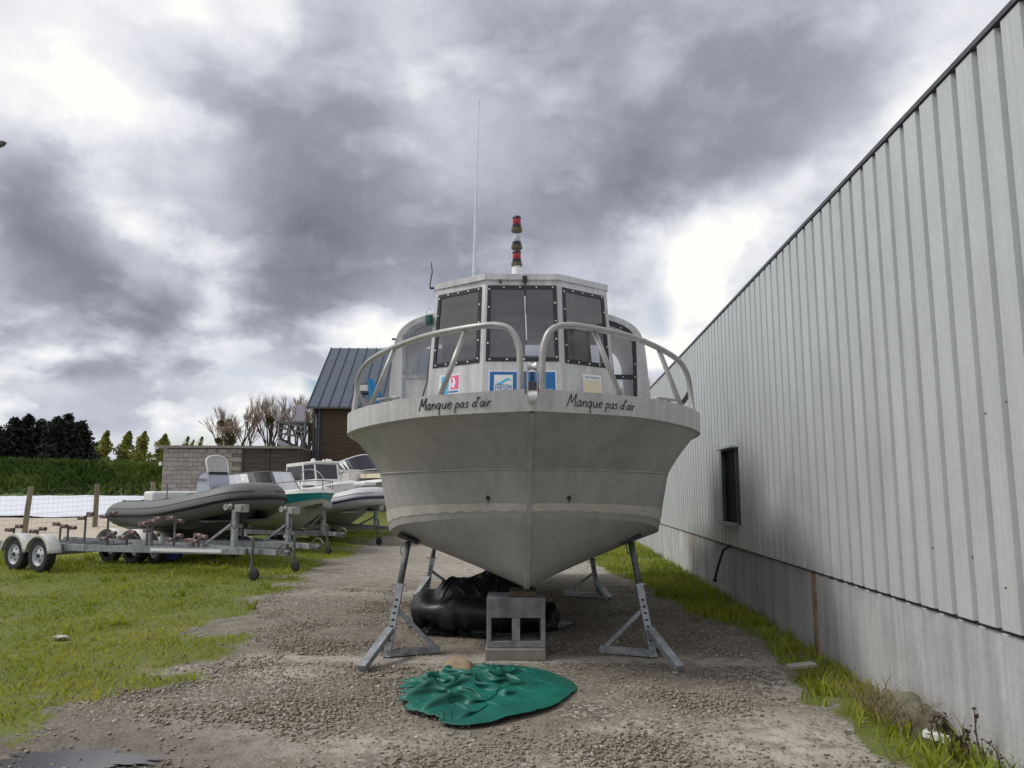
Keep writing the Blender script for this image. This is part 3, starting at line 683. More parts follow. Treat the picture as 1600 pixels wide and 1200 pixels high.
nr = (fc[1] - fc[0]).cross(fc[3] - fc[0]).normalized() * .0085
mb = MB(); up_, dn_ = [], []
for k in range(13):
    t = k / 12; uu = .165 + .2 * t; vv = v0 + .128 + .014 * math.sin((t - .5) * 5.5); th = .007 * math.sin(math.pi * t) + .001
    up_.append(pt(fc, uu, vv + th) + nr); dn_.append(pt(fc, uu, vv - th) + nr)
mb.loft([dn_, up_]); mb.build('wave_mark', CYAN, bn)
text_mesh('ÇAISE', .042, STK, bn, on(fc, .80, v0 + .073, .008), space=1.3); text_mesh('ONGÉE', .042, STK, bn, on(fc, .80, v0 + .038, .008), space=1.3)
lg = sticker(fL, .22, .61, vz(2.42), vz(2.735), STK, .004, 'logo_sticker', cab); lg['label'] = 'square white sticker with cyan and pink blocks'
sticker(fL, .26, .40, vz(2.42), vz(2.715), CYAN, .006, 'cyan_block', lg); sticker(fL, .44, .58, vz(2.56), vz(2.715), PINK, .006, 'pink_block', lg)
mb = MB(); nL = (fL[1] - fL[0]).cross(fL[3] - fL[0]).normalized() * .008
mb.quad(*[pt(fL, u, vz(z)) + nL for u, z in ((.44, 2.60), (.50, 2.57), (.53, 2.63), (.50, 2.69), (.46, 2.70), (.48, 2.65))]); mb.build('white_motif', STK, lg)
for (z0, z1) in ((2.525, 2.54), (2.485, 2.505), (2.44, 2.465)): sticker(fL, .41, .58, vz(z0), vz(z1), CYAN if z0 < 2.5 else BLUE, .007, 'wave_stripe', lg)
sticker(fL, .37, .58, vz(2.55), vz(2.557), STK, .0085, 'white_line', lg)
cs = sticker(fr, .38, .74, vz(2.40), vz(2.735), STK, .004, 'notice_sticker', cab); cs['label'] = 'white sticker with pale yellow panel and grey heading'
sticker(fr, .40, .72, vz(2.41), vz(2.665), CRSTK, .006, 'yellow_panel', cs); text_mesh('Seine-Maritime', .034, GREYINK, cs, on(fr, .56, vz(2.70), .006))
# bow roller
rl = MB()
for sx in (-.035, .035): rl.box((sx, -.02, 2.24), (.008, .16, .26))
roller = rl.build('bow_roller', ALU_TUBE, boat)
MB().lathe([(0, -.034), (.045, -.034), (.045, .034), (0, .034)], (0, -.06, 2.135), 'x', 16).build('roller', WHITE, roller, auto=40)
MB().lathe([(0, -.03), (.035, -.03), (.018, 0), (.035, .03), (0, .03)], (0, .02, 2.37), 'x', 16).build('roller', WHITE, roller, auto=40)
mb = MB(); mb.box((0, -.045, 2.21), (.056, .04, .07)); mb.tube([(0, -.04, 2.25), (0, -.05, 2.32)], .012, 8); mb.tube([(-.05, -.02, 2.16), (-.055, -.02, 2.33)], .007, 6); mb.build('shackle', GALVD, roller)
MB().box((.044, -.03, 2.19), (.008, .05, .05)).build('catch', REDL, roller)
# bow rails
for s in (1, -1):
    def P3(x, y, z): return (s * x, y, z)
    mid = 1 if s > 0 else 0
    path = spline([P3(.085, .17, 2.17), P3(.085, .18, 2.42), P3(.095, .19, 2.55), P3(.15, .21, 2.68), P3(.26, .25, 2.735), P3(.45, .34, 2.74), P3(.80, .62, 2.735), P3(1.10, 1.00, 2.725), P3(1.39, 1.45, 2.70), P3(1.56, 1.78, 2.66), P3(1.66, 1.98, 2.56), P3(1.685, 2.02, 2.40), P3(1.70, 1.96, 2.16)], 6)
    rail = MB().tube(path, .0265, 12).build('bow_rail', ALU_TUBE, boat, smooth=True)
    for (a, b) in (((.52, .40, 2.72), (.715, .34, 2.17)), ((1.19, 1.14, 2.71), (1.43, 1.30, 2.17))):
        MB().tube([P3(*a), P3(*b)], .0225, 10).build('stanchion', ALU_TUBE, rail, smooth=True)
        MB().lathe([(0, 0), (.045, 0), (.045, .008), (0, .008)], P3(b[0], b[1], 2.183), 'z', 12).build('foot_plate', ALU_TUBE, rail)
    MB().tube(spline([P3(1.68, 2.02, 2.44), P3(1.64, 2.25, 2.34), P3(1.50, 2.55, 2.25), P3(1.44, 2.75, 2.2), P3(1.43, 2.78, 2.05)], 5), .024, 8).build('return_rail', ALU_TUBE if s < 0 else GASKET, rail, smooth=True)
    # mooring cleat
    cx, cy = 1.20, 1.16
    cl = MB(); M = Matrix.Rotation(R(40) * s, 3, 'Z')
    cl.box((s * 1.27, 1.30, 2.275), (.30, .055, .022), M)
    for q in (-.05, .05):
        o_ = M @ Vector((q, 0, 0)); cl.lathe([(.02, 2.10), (.018, 2.27)], (s * 1.27 + o_.x, 1.30 + o_.y, 0), 'z', 10)
    bevel(cl.build('mooring_cleat', ALU_TUBE, boat, auto=40), .006)
mb = MB(); rows = []
for p_, wd in (((-1.60, 2.3, 2.60), .03), ((-1.57, 2.35, 2.5), .06), ((-1.53, 2.4, 2.38), .07), ((-1.50, 2.45, 2.25), .05), ((-1.47, 2.5, 2.1), .04)): rows.append([(p_[0] - wd, p_[1], p_[2]), (p_[0], p_[1] - .03, p_[2]), (p_[0] + wd, p_[1], p_[2]), (p_[0], p_[1] + .03, p_[2])])
mb.loft(rows, True); mb.build('blue_strap', mat('blue_cloth', (.03, .22, .50), .2, 6, .7, 0, .2, 20), boat, smooth=True)

# ================================================================== stands, block, tarpaulins
def stand(loc, s, top, rz=0, label='', dy=.06, fy=-.30):
    r_ = empty('boat_stand', loc, rz, label, 'boat stand', 'steel stands propping the workboat')
    tp = Vector((s * .13, dy, top))
    mid_ = tp * .52; lowp = tp * .14
    lowp.z = max(lowp.z, .12)
    MB().bar((0, 0, .0), tp * .60, .062, .062, (0, 1, 0)).build('post', GALV, r_)
    MB().tube([tp * .56, tp * .97], .030, 12).build('screw_tube', GALVD, r_, smooth=True)
    MB().box(tp, (.20, .16, .03), Matrix.Rotation(s * R(22), 3, 'Y')).build('pad', RUBBER, r_)
    MB().bar((s * .0, 0, .035), (s * .44, .20, .035), .06, .055).build('base_bar', GALV, r_)
    MB().bar(tp * .40, (s * .40, .18, .06), .035, .035).build('brace', GALV, r_)
    MB().bar((s * .03, -.005, .235), (-s * .11, fy, .03), .07, .05).build('foot', GALV, r_)
    MB().bar((-s * .03, .03, .14), (-s * .08, .26, .03), .06, .05).build('foot', GALV, r_)
    mb = MB()
    for k in range(7):
        q = tp * (.14 + .055 * k); mb.box((q.x + s * .0, q.y - .0325, q.z), (.026, .006, .02))
    tag(mb.build('pin_holes', BLACK, r_), kind='stuff')
    MB().tube([tp * .60 + Vector((-.05 * s - .03, -.01, 0)), tp * .60 + Vector((.06, -.01, 0))], .010, 6).build('locking_pin', GALV, r_)
    MB().tube([tp * .96 + Vector((-.05, -.02, 0)), tp * .88 + Vector((-.055, -.02, 0)), tp * .86 + Vector((-.03, -.02, 0))], .006, 5).build('handle', GALVD, r_)
    return r_
stand((-1.10, 7.02, 0), 1, 1.0, 0, 'galvanised boat stand under the front left of the workboat hull, nearest the grass trailers', .36, -.56)
stand((1.24, 7.02, 0), -1, 1.0, 0, 'galvanised boat stand under the front right of the workboat hull, nearest the warehouse', .36, -.56)
stand((-1.20, 11.1, 0), 1, .84, 0, 'galvanised boat stand further back at left, seen behind the black plastic heap')
stand((1.18, 10.8, 0), -1, .84, 0, 'galvanised boat stand further back at right, beyond the gravel beside the warehouse grass')
BLOCKC = mat('grey_block_concrete', (.22, .225, .235), .28, 7, .85, 0, .35, 50, detail=8, streak=.3, blotch=.3)
mb = MB(); bx, by, bz, bw, bd, bh_ = 0, 0, .10, .51, .40, .42
for (x0, x1, z0, z1) in ((-.255, .255, .35, .52), (-.255, .255, .10, .155), (-.255, -.215, .155, .35), (-.035, .035, .155, .35), (.215, .255, .155, .35)):
    mb.box(((x0 + x1) / 2, 0, (z0 + z1) / 2), (x1 - x0, bd, z1 - z0))
blk = mb.build('concrete_block', BLOCKC); blk.location = (.035, 7.12, 0); bevel(blk, .006)
tag(blk, 'hollow grey concrete block with two openings under the bow keel', 'concrete block')
sl = MB().box((0, 0, .049), (.52, .44, .096)).build('concrete_slab', mat('slab_concrete', (.22, .20, .18), .2, 6, .9, 0, .3, 40)); sl.location = (.03, 7.10, 0); bevel(sl, .008)
tag(sl, 'flat concrete slab on the gravel below the hollow block', 'concrete slab')
wb = MB().box((0, 0, .0235), (.24, .34, .043)).build('wood_block', mat('dark_packing_wood', (.085, .065, .045), .35, 6, .9, 0, .3, 30)); wb.location = (.10, 7.13, .522); bevel(wb, .004)
tag(wb, 'short brown timber packing piece between hollow block and keel', 'wood block')
# black plastic heap
PLAST = mat('black_plastic_sheet', (.013, .015, .016), .3, 4, .42, 0, .5, 14, spec=.4)
def heap(nu, nv, rx, ry, hz, seed, fold, power=1.6):
    v, f = [], []
    for i in range(nv + 1):
        t = i / nv
        for j in range(nu):
            a = 2 * math.pi * j / nu; rad = math.sin(t * math.pi / 2) ** .8
            ol = 1 + .18 * mnoise.noise(Vector((math.cos(a) * 1.5, math.sin(a) * 1.5, seed)))
            x, y = rx * rad * ol * math.cos(a), ry * rad * ol * math.sin(a)
            z = hz * max(0, math.cos(t * math.pi / 2)) ** .75
            q = Vector((x * 3.2, y * 3.2, z * 3.2 + seed))
            rg = (1 - abs(mnoise.noise(q))) ** 3 - .35 + .5 * ((1 - abs(mnoise.noise(q * 2.3 + Vector((5, 1, 2))))) ** 4 - .3)
            k = fold * rg * (1 - .8 * t ** 6)
            nrm = Vector((x / rx, y / ry, z / hz * .8 + .05)); nrm.normalize()
            v.append((x + nrm.x * k, y + nrm.y * k, max(.006, z + nrm.z * k)))
    for i in range(nv):
        for j in range(nu): f.append((i * nu + j, i * nu + (j + 1) % nu, (i + 1) * nu + (j + 1) % nu, (i + 1) * nu + j)[::-1])
    return v, f
# green tarpaulin
TARP = mat('green_tarpaulin', (.004, .12, .088), .25, 3.5, .5, 0, .35, 16, detail=7, blotch=.2)
def drape(NT, P, gain, moundf, lift, zamp, seed, iters, bend, zmax):
    # a small position-based cloth: spare material buckles into folds over a mound
    def pair(A, di, dj):
        if dj >= 0: return A[:NT - di, :NT - dj], A[di:, dj:]
        return A[:NT - di, -dj:], A[di:, :NT + dj]
    OFFS = [((0, 1), .5), ((1, 0), .5), ((1, 1), .4), ((1, -1), .4), ((0, 2), bend[0]), ((2, 0), bend[0]), ((0, 5), bend[1]), ((5, 0), bend[1]), ((0, 9), bend[2]), ((9, 0), bend[2])]
    rests = []
    for (di, dj), k in OFFS:
        a, b = pair(P, di, dj); ga, gb = pair(gain, di, dj); rests.append(np.linalg.norm(b - a, axis=-1) * (ga + gb) / 2)
    zz = np.array([[mnoise.noise(Vector((P[a, b, 0] * 8, P[a, b, 1] * 7, seed))) + .7 * mnoise.noise(Vector((P[a, b, 0] * 19, P[a, b, 1] * 17, 9))) for b in range(NT)] for a in range(NT)])
    P = P.copy(); P[..., 2] += lift + zamp * zz; VEL = np.zeros_like(P)
    for it in range(iters):
        old = P.copy(); VEL[..., 2] -= .0012; P = P + VEL * .9
        for _ in range(3):
            for ((di, dj), k), r0 in zip(OFFS, rests):
                a, b = pair(P, di, dj); d = b - a; ln = np.linalg.norm(d, axis=-1) + 1e-9; c_ = np.clip((k * .5 * (ln - r0) / ln)[..., None] * d, -.01, .01)
                a += c_; b -= c_
            mound = moundf(P[..., 0], P[..., 1]); P[..., 2] = np.minimum(np.maximum(P[..., 2], mound), zmax)
        low_ = P[..., 2] < mound + .004; P[low_, :2] = old[low_, :2] * .85 + P[low_, :2] * .15
        VEL = (P - old) * .86
    ii = np.arange(NT * NT).reshape(NT, NT); f = np.stack([ii[:-1, :-1], ii[1:, :-1], ii[1:, 1:], ii[:-1, 1:]], -1).reshape(-1, 4)
    return P.reshape(-1, 3), f
def disc_grid(NT, rx, ry, wob):
    uu, vv_ = np.meshgrid(np.linspace(-1, 1, NT), np.linspace(-1, 1, NT), indexing='ij')
    px2 = uu * np.sqrt(1 - vv_ ** 2 / 2); py2 = vv_ * np.sqrt(1 - uu ** 2 / 2); ang_ = np.arctan2(py2, px2)
    olr = 1 + wob * (np.sin(ang_ * 2 + 1.0) + np.sin(ang_ * 3 + .4) + .5 * np.sin(ang_ * 7))
    return np.stack([px2 * rx * olr, py2 * ry * olr, np.zeros_like(px2)], -1)
P = disc_grid(128, .57, .76, .03)
gain = 1.12 + .23 * smooth(.36, -.12, P[..., 0] + .2 * np.abs(P[..., 1])) + .22 * np.exp(-(((P[..., 0] + .05) / .2) ** 2 + ((P[..., 1] - .15) / .3) ** 2))
v, f = drape(128, P, gain, lambda x, y: .010 + .035 * np.clip(1 - (x / .62) ** 2 - (y / .78) ** 2, 0, 1) ** .5 + .05 * np.exp(-(((x + .10) / .2) ** 2 + ((y - .12) / .28) ** 2)), .07, .03, 3, 240, (.18, .06, .015), .2)
me = npmesh('green_tarpaulin', v, f, True); tp_ = add('green_tarpaulin', me, TARP, None, (-.17, 5.80, .022), (0, 0, R(-6))); so2 = tp_.modifiers.new('thick', 'SOLIDIFY'); so2.thickness = .003
tag(tp_, 'crumpled dark green tarpaulin lying on the gravel in front of the bow', 'tarpaulin')
bagm = lambda x, y: .008 + .55 * np.clip(1 - (x / .70) ** 2 - (y / .46) ** 2, 0, 1) ** .45 * (1 - .25 * smooth(.1, .6, x)) * (1 + .10 * np.sin(x * 9 + y * 4))
P = disc_grid(120, .80, .58, .05); P[..., 2] = bagm(P[..., 0], P[..., 1])
v, f = drape(120, P, np.full((120, 120), 1.30), bagm, .03, .05, 6, 190, (.14, .05, .01), .66)
h_ = add('black_plastic_heap', npmesh('black_plastic_heap', v, f, True), PLAST, None, (-.25, 8.55, .012)); tag(h_, 'crumpled black plastic sheet heaped behind the concrete block', 'plastic sheet')
v, f = heap(40, 18, .15, .13, .13, 1.7, .03); sb_ = add('sandbag', npmesh('sandbag', v, f, True), mat('sand_cloth', (.26, .20, .125), .25, 12, .95, 0, .4, 60), None, (-.42, 6.24, .01))
tag(sb_, 'sandy beige sack poking out of the green tarpaulin', 'sack')
# ================================================================== trailers
ROLL = mat('faded_red_roller', (.20, .14, .13), .4, 20, .8)
ROLLW = mat('pale_roller', (.34, .32, .30), .3, 20, .7)
GUARD = mat('white_mudguard', (.66, .66, .62), .08, 3, .45)
RIM = mat('steel_rim', (.58, .60, .64), .1, 6, .4, .3)
def wheel(parent, c, rad, wd, side):
    tread = [(rad * .62, -wd / 2), (rad * .9, -wd / 2), (rad * .985, -wd * .36), (rad, 0), (rad * .985, wd * .36), (rad * .9, wd / 2), (rad * .62, wd / 2)]
    wh_ = MB().lathe(tread, c, 'y', 28).build('wheel', RUBBER, parent, auto=40); wh_['label'] = 'black tyre on pale steel rim'
    o = -side * wd * .42
    MB().lathe([(rad * .63, o), (rad * .58, o + side * .0), (rad * .54, o + side * wd * .22), (rad * .3, o + side * wd * .10), (rad * .2, o + side * wd * .02), (0, o + side * wd * .02)][::1], c, 'y', 24).build('rim', RIM, wh_, auto=35)
    mb = MB()
    for k in range(5):
        a = 2 * math.pi * k / 5; mb.lathe([(0, -.004), (rad * .05, -.004), (rad * .05, .004), (0, .004)], (c[0] + rad * .34 * math.cos(a), c[1] + o + side * wd * .08, c[2] + rad * .34 * math.sin(a)), 'y', 8)
    mb.lathe([(0, -.02), (rad * .12, -.02), (rad * .12, .02), (0, .02)], (c[0], c[1] + o, c[2]), 'y', 10)
    tag(mb.build('wheel_nuts', RUBBER, wh_), kind='stuff')
def roller_pair(parent, c, ang, m, sc=1.0):
    b = MB(); d = Vector((0, math.cos(ang), math.sin(ang))); c = Vector(c)
    b.bar(Vector((c.x, c.y, .45)), c, .03 * sc, .03 * sc, (1, 0, 0)); b.bar(c - d * .13 * sc, c + d * .13 * sc, .022 * sc, .022 * sc); b.build('roller_arm', GALVD, parent)
    for s in (-1, 1):
        for q in (-.045, .045):
            p = c + d * .10 * s * sc + Vector((q * sc, 0, 0))
            MB().lathe([(.014, -.036 * sc), (.040 * sc, -.036 * sc), (.034 * sc, 0), (.040 * sc, .036 * sc), (.014, .036 * sc)], p, 'x' if q > 0 else 'y', 12).build('roller', m, parent, auto=40)
def trailer(loc, rz, label, axles=1, length=4.6, half=.62, wr=.29, rollers=(), winch_x=None, winch_h=1.0, jockey=True, guards=True, rollm=ROLL, strip=False, post=True, jx=-.45, winch_flip=1, gsz=1.0):
    # local frame: +x runs forward to the coupling at (length,0); the axles sit around x=0
    r_ = empty('boat_trailer', loc, rz, label, 'boat trailer', 'boat trailers on the grass')
    zf = .44
    for s in (1, -1):
        MB().bar((-1.5, s * half, zf), (1.25, s * half, zf), .055, .11).build('side_beam', GALV, r_)
        MB().bar((1.25, s * half, zf), (length - .75, s * .06, zf + .01), .055, .105).build('drawbar_arm', GALV, r_)
    MB().bar((length - 1.5, 0, zf + .015), (length - .12, 0, zf + .015), .085, .09).build('drawbar', GALV, r_)
    for x in (-1.4, -.5, .6, 1.2):
        MB().bar((x, -half, zf - .03), (x, half, zf - .03), .06, .07).build('cross_member', GALV, r_)
    mb = MB(); mb.box((length - .02, 0, zf + .03), (.26, .075, .07)); mb.lathe([(.0, -.05), (.05, -.05), (.055, .02), (.03, .05), (0, .05)], (length + .10, 0, zf + .01), 'z', 12)
    mb.tube([(length - .15, .03, zf + .07), (length - .02, .03, zf + .16), (length + .10, .03, zf + .15), (length + .2, .03, zf + .06)], .012, 6); mb.build('coupling', GALVD, r_, auto=40)
    if jockey:
        jx_ = length + jx; mb = MB(); mb.tube([(jx_, -.12, .18), (jx_, -.12, zf + .22)], .026, 10); mb.tube([(jx_, -.12, zf + .22), (jx_ - .09, -.12, zf + .25)], .012, 6); jt = mb.build('jockey_leg', GALVD, r_, auto=40)
        MB().lathe([(0, -.03), (.07, -.03), (.10, -.02), (.10, .02), (.07, .03), (0, .03)], (jx_ + .05, -.12, .10), 'y', 18).build('jockey_wheel', RUBBER, jt, auto=40)
    xs_ = (0,) if axles == 1 else (-.36, .36)
    for x in xs_:
        MB().bar((x, -half - .2, wr + .02), (x, half + .2, wr + .02), .06, .06).build('axle', GALVD, r_)
        for s in (1, -1):
            wheel(r_, (x, s * (half + .25), wr), wr, .17, -s)
            if guards:
                o_, i_, ob = [], [], []; R0 = wr * 1.26
                for k in range(15):
                    a = R(8) + R(164) * k / 14
                    o_.append((x + R0 * math.cos(a), s * (half + .14), wr + R0 * .98 * math.sin(a))); i_.append((x + R0 * math.cos(a), s * (half + .36), wr + R0 * .98 * math.sin(a)))
                    ob.append((x + (R0 - .05) * math.cos(a), s * (half + .37), wr + (R0 - .05) * .98 * math.sin(a)))
                mg = MB().loft([o_, i_, ob]).build('mudguard', GUARD, r_, auto=40)
                sm = mg.modifiers.new('solid', 'SOLIDIFY'); sm.thickness = .008
    for (x, y, z, ang) in rollers:
        roller_pair(r_, (x, y, z), ang, rollm); wx_ = half if x < 1.25 else max(.1, half + (.06 - half) * (x - 1.25) / (length - 2.0))
        MB().bar((x, -wx_, zf - .012), (x, wx_, zf - .012), .04, .05).build('roller_beam', GALV, r_)
    if winch_x is not None:
        b0 = Vector((winch_x, 0, zf)); b1 = Vector((winch_x, 0, winch_h))
        mb = MB(); mb.bar(b0, b1, .08, .08, (1, 0, 0)); wp = mb.build('winch_post', GALV, r_)
        MB().bar((winch_x - .75, 0, zf + .05), (winch_x - .02, 0, winch_h - .2), .03, .04).build('post_brace', GALV, wp)
        MB().box((winch_x + .14 * winch_flip, 0, winch_h + .03), (.2, .13, .13)).box((winch_x + .14 * winch_flip, -.075, winch_h + .03), (.14, .02, .1)).build('winch', mat('winch_plate', (.33, .34, .33), .2, 12, .5, .3), wp)
        MB().lathe([(.015, -.05), (.055, -.05), (.03, 0), (.055, .05), (.015, .05)], (winch_x - .16 * winch_flip, -.02, winch_h + .05), 'y', 14).build('bow_stop', ROLLW, wp, auto=40)
        MB().tube(spline([(winch_x + .1, -.05, winch_h), (winch_x + .12, -.06, winch_h - .25), (winch_x + .02, -.05, winch_h - .3), (winch_x - .06, -.04, winch_h - .2)], 5), .008, 5).build('strap', RUBBER, wp)
    if strip:
        a = Vector((1.25, -half - .03, zf)); b = Vector((length - .75, -.09, zf + .01)); p0, p1 = a.lerp(b, .42), a.lerp(b, .86)
        MB().bar(p0, p1, .006, .055).build('reflective_strip', STK, r_)
    mb = MB()
    for k in range(6):
        x = -.9 + k * .75; mb.box((min(x, 1.2), -half - .0285, zf), (.012, .006, .112))
    tag(mb.build('clamp_bands', GALVD, r_), kind='stuff')
    return r_
def rot_of(deg): return -R(deg)
rs1 = [(-1.35, -.45, .72, .3), (-1.3, .45, .74, -.3), (-1.0, -.2, .68, .2), (-.9, .35, .72, -.2), (-.3, .3, .95, .4), (.1, .5, .97, .3), (1.4, -.42, .64, .5), (1.75, -.3, .66, .4), (1.5, .4, .66, -.4), (1.9, .1, .90, .35), (2.15, -.2, .88, .2), (2.3, .25, .92, -.3), (2.6, .0, .62, .3), (2.95, .12, .62, .4), (3.3, -.08, .62, .3)]
trailer((-8.28, 15.05, 0), rot_of(27), 'empty twin-axle boat trailer with white mudguards and red rollers, nearest on the grass', 2, 5.15, .68, .30, rs1, 4.05, 1.12, strip=True, jx=-.55)
# ================================================================== inflatables and boats on trailers
def rib(loc, rz, label, L_=5.0, half=.85, tr=.27, z0=.95, rise=.45, tubem=None, bandm=None, hullm=None, console=True, name='inflatable_boat'):
    r_ = empty(name, loc, rz, label, 'inflatable boat', 'inflatable boats on trailers')
    # +x is the bow, bow tip at x=0, stern at x=-L
    ctl = [(-L_, half, z0), (-L_ * .75, half, z0), (-L_ * .45, half, z0 + rise * .12), (-L_ * .22, half * .86, z0 + rise * .5), (-L_ * .07, half * .5, z0 + rise * .92), (-.05 * L_ + .1, 0, z0 + rise)]
    one = spline(ctl, 7); path = one + [Vector((p.x, -p.y, p.z)) for p in one[::-1][1:]]
    n_ = len(path); rad = [tr * (1 if 3 < k < n_ - 4 else (.35, .62, .82, .95)[min(k, n_ - 1 - k)]) for k in range(n_)]
    MB().tube(path, rad, 18).build('tube', tubem, r_, smooth=True)
    for s in (1, -1):                                   # rubbing strake and lifelines on each side
        ln = []
        for k, p in enumerate(one):
            d = (one[min(k + 1, len(one) - 1)] - one[max(k - 1, 0)]).normalized(); nr_ = Vector((-d.y, d.x, 0))
            if nr_.y < 0 and p.y > .01: nr_ = -nr_
            if p.y <= .01: nr_ = Vector((1, 0, 0))
            q = p + nr_.normalized() * (rad[k] * .985) + Vector((0, 0, -.02)); ln.append(Vector((q.x, s * q.y, q.z)))
        MB().tube(ln[2:], .042, 8).build('rubbing_strake', bandm, r_, smooth=True)
        MB().tube([q + Vector((0, 0, .13)) - Vector((0, s * .02, 0)) for q in ln[3:-3]], .010, 6).build('seam', hullm, r_, smooth=True)
        l2 = []
        for k, p in enumerate(one[4:26]):
            l2.append(Vector((p.x, s * (p.y + .06 * tr), p.z + rad[k + 4] * 1.0 - .012 * (0 if k % 5 else -2))))
        MB().tube(l2, .009, 5).build('lifeline', RUBBER, r_)
        hp = one[-9]; MB().box((hp.x + .13, s * (hp.y + .16), hp.z - .02), (.18, .05, .05), Matrix.Rotation(-s * R(42), 3, 'Z')).build('carry_handle', RUBBER, r_)
    rows = []
    for t in np.linspace(0, 1, 14):
        x = -L_ + t * (L_ * .95); hw = half * (1 if t < .55 else max(.02, 1 - ((t - .55) / .45) ** 2)); zz = z0 + rise * max(0, (t - .5) / .5) ** 1.6
        kz = z0 - .52 + .02 * t + (.50 + rise * .7) * max(0, (t - .68) / .32) ** 2
        rows.append([(x, -hw, zz - .05), (x, -hw * .8, min(zz - .06, kz + .24)), (x, 0, kz), (x, hw * .8, min(zz - .06, kz + .24)), (x, hw, zz - .05)])
    MB().loft(rows).build('hull', hullm, r_, auto=30)
    MB().box((-L_ * .55, 0, z0 - .1), (L_ * .8, half * 1.7, .04)).build('floor', hullm, r_)
    MB().box((-L_ + .25, 0, z0 + .02), (.06, half * 1.7, .5)).build('transom', hullm, r_)
    if console:
        cx = -L_ * .40
        mb = MB(); prof = [(-.26, z0 - .08), (-.24, z0 + .62), (-.12, z0 + .80), (.14, z0 + .86), (.22, z0 + .62), (.30, z0 - .08)]
        mb.loft([[(cx + a, -.23, b) for a, b in prof], [(cx + a, .23, b) for a, b in prof]]); mb.quad(*[(cx + a, -.23, b) for a, b in prof][::-1]); mb.quad(*[(cx + a, .23, b) for a, b in prof])
        con = mb.build('console', mat('console_grey', (.40, .43, .50), .06, 3, .4), r_); bevel(con, .03, 3)
        ws = spline([(cx + .16, -.23, z0 + .82), (cx + .06, -.22, z0 + 1.12), (cx + .03, 0, z0 + 1.20), (cx + .06, .22, z0 + 1.12), (cx + .16, .23, z0 + .82)], 6)
        MB().tube(ws, .018, 8).build('screen_rail', WHITE, con, smooth=True)
        MB().quad(*[p + Vector((-.005, 0, 0)) for p in ws]).build('windscreen', PANE2, con)
        MB().box((cx + .12, 0, z0 + .84), (.1, .4, .05)).build('dash_panel', RUBBER, con)
        text_mesh('BOMBARD', .085, BLACK, con, Matrix.Translation((cx - .0, -.262, z0 + .70)) @ Matrix.Rotation(R(90), 4, 'X'))
        fb = MB().box((cx + .34, -.0, z0 + .30), (.12, .36, .14)).build('console_cushion', GEL, con); bevel(fb, .05, 3)
        b_ = MB().box((-L_ + 1.15, 0, z0 + .34), (.42, 1.25, .26)).build('bench_seat', GEL, r_); bevel(b_, .05, 3)
        MB().tube([(-L_ + 1.7, -.5, z0 + .25), (-L_ + 1.7, -.5, z0 + .62)], .012, 6).build('seat_rail', GALVD, r_)
    return r_
TUBE1 = mat('grey_tube_fabric', (.125, .127, .127), .08, 3, .55, 0, .05, 20); TUBE2 = mat('pale_tube_fabric', (.50, .51, .52), .06, 3, .5, 0, .05, 20)
HULLD = mat('dark_grey_hull', (.085, .095, .10), .12, 3, .4); HULLP = mat('pale_grey_hull', (.36, .36, .33), .1, 3, .4); BANDB = mat('navy_strake', (.03, .035, .08), .1, 4, .5)
H1 = 38
rib((-4.81, 15.05, .12), rot_of(H1), 'dark grey inflatable boat with upright console in front of the block shed', 4.35, .85, .262, .84, .38, TUBE1, RUBBER, HULLD)
trailer((-6.85, 16.63, 0), rot_of(H1), 'galvanised twin-axle trailer with white mudguards carrying the dark grey inflatable', 2, 4.25, .6, .29, [(2.0, -.2, .74, .2), (1.6, .25, .75, -.2)], 3.45, 1.05, rollm=ROLLW)
H2 = 42
def speedboat(loc, rz, label, L_, beam, zk, zs, rise, hullm, topm, band=None, cab=None, name='motor_boat', bandh=(.66, .95)):
    r_ = empty(name, loc, rz, label, 'motor boat', 'motor boats on trailers')
    hb = beam / 2; st = np.linspace(0, 1, 22); sh, chn, ke = [], [], []
    for t in st:
        x = -L_ + t * L_; w_ = hb * (1 if t < .5 else math.sqrt(max(0, 1 - ((t - .5) / .5) ** 2.3)))
        sh.append(Vector((x, w_, zs + rise * t ** 2)))
        chn.append(Vector((x - .25 * max(0, t - .7), w_ * (.86 - .35 * max(0, t - .55)), zk + .30 + .35 * rise * t + (zs - zk) * .45 * max(0, (t - .6) / .4) ** 2)))
        ke.append(Vector((x - .62 * max(0, (t - .8) / .2) ** 1.2 * .9 + (.0), 0, zk + (zs + rise - zk) * .9 * max(0, (t - .74) / .26) ** 2.4)))
    sh[-1].y = chn[-1].y = 0
    def side(rows, name, m):
        mb = MB()
        for s in (1, -1):
            rr = [[(p.x, s * p.y, p.z) for p in r__] for r__ in rows]; mb.loft(rr if s > 0 else rr[::-1])
        return mb.build(name, m, r_, auto=30)
    mixr = lambda a, b, t: [p.lerp(q, t) for p, q in zip(a, b)]
    side([ke, mixr(ke, chn, .5), chn, mixr(chn, sh, .45), mixr(chn, sh, .97)], 'hull', hullm)
    if band:
        out = lambda rr: [p + Vector((.006, .008 if p.y > .01 else 0, 0)) for p in rr]
        side([out(mixr(chn, sh, bandh[0])), out(mixr(chn, sh, bandh[1]))], 'stripe', band)
    side([mixr(chn, sh, .96), [p + Vector((.02, .03 if p.y > .01 else 0, .0)) for p in sh], [p + Vector((.0, .0, .07)) for p in sh], [Vector((p.x, p.y * .84, p.z + .10)) for p in sh], [Vector((p.x, 0, p.z + .16)) for p in sh]], 'deck', topm)
    MB().quad(*[(p.x, p.y, p.z) for p in (sh[0], chn[0], ke[0])] + [(p.x, -p.y, p.z) for p in (chn[0], sh[0])]).build('transom', hullm, r_)
    return r_, sh
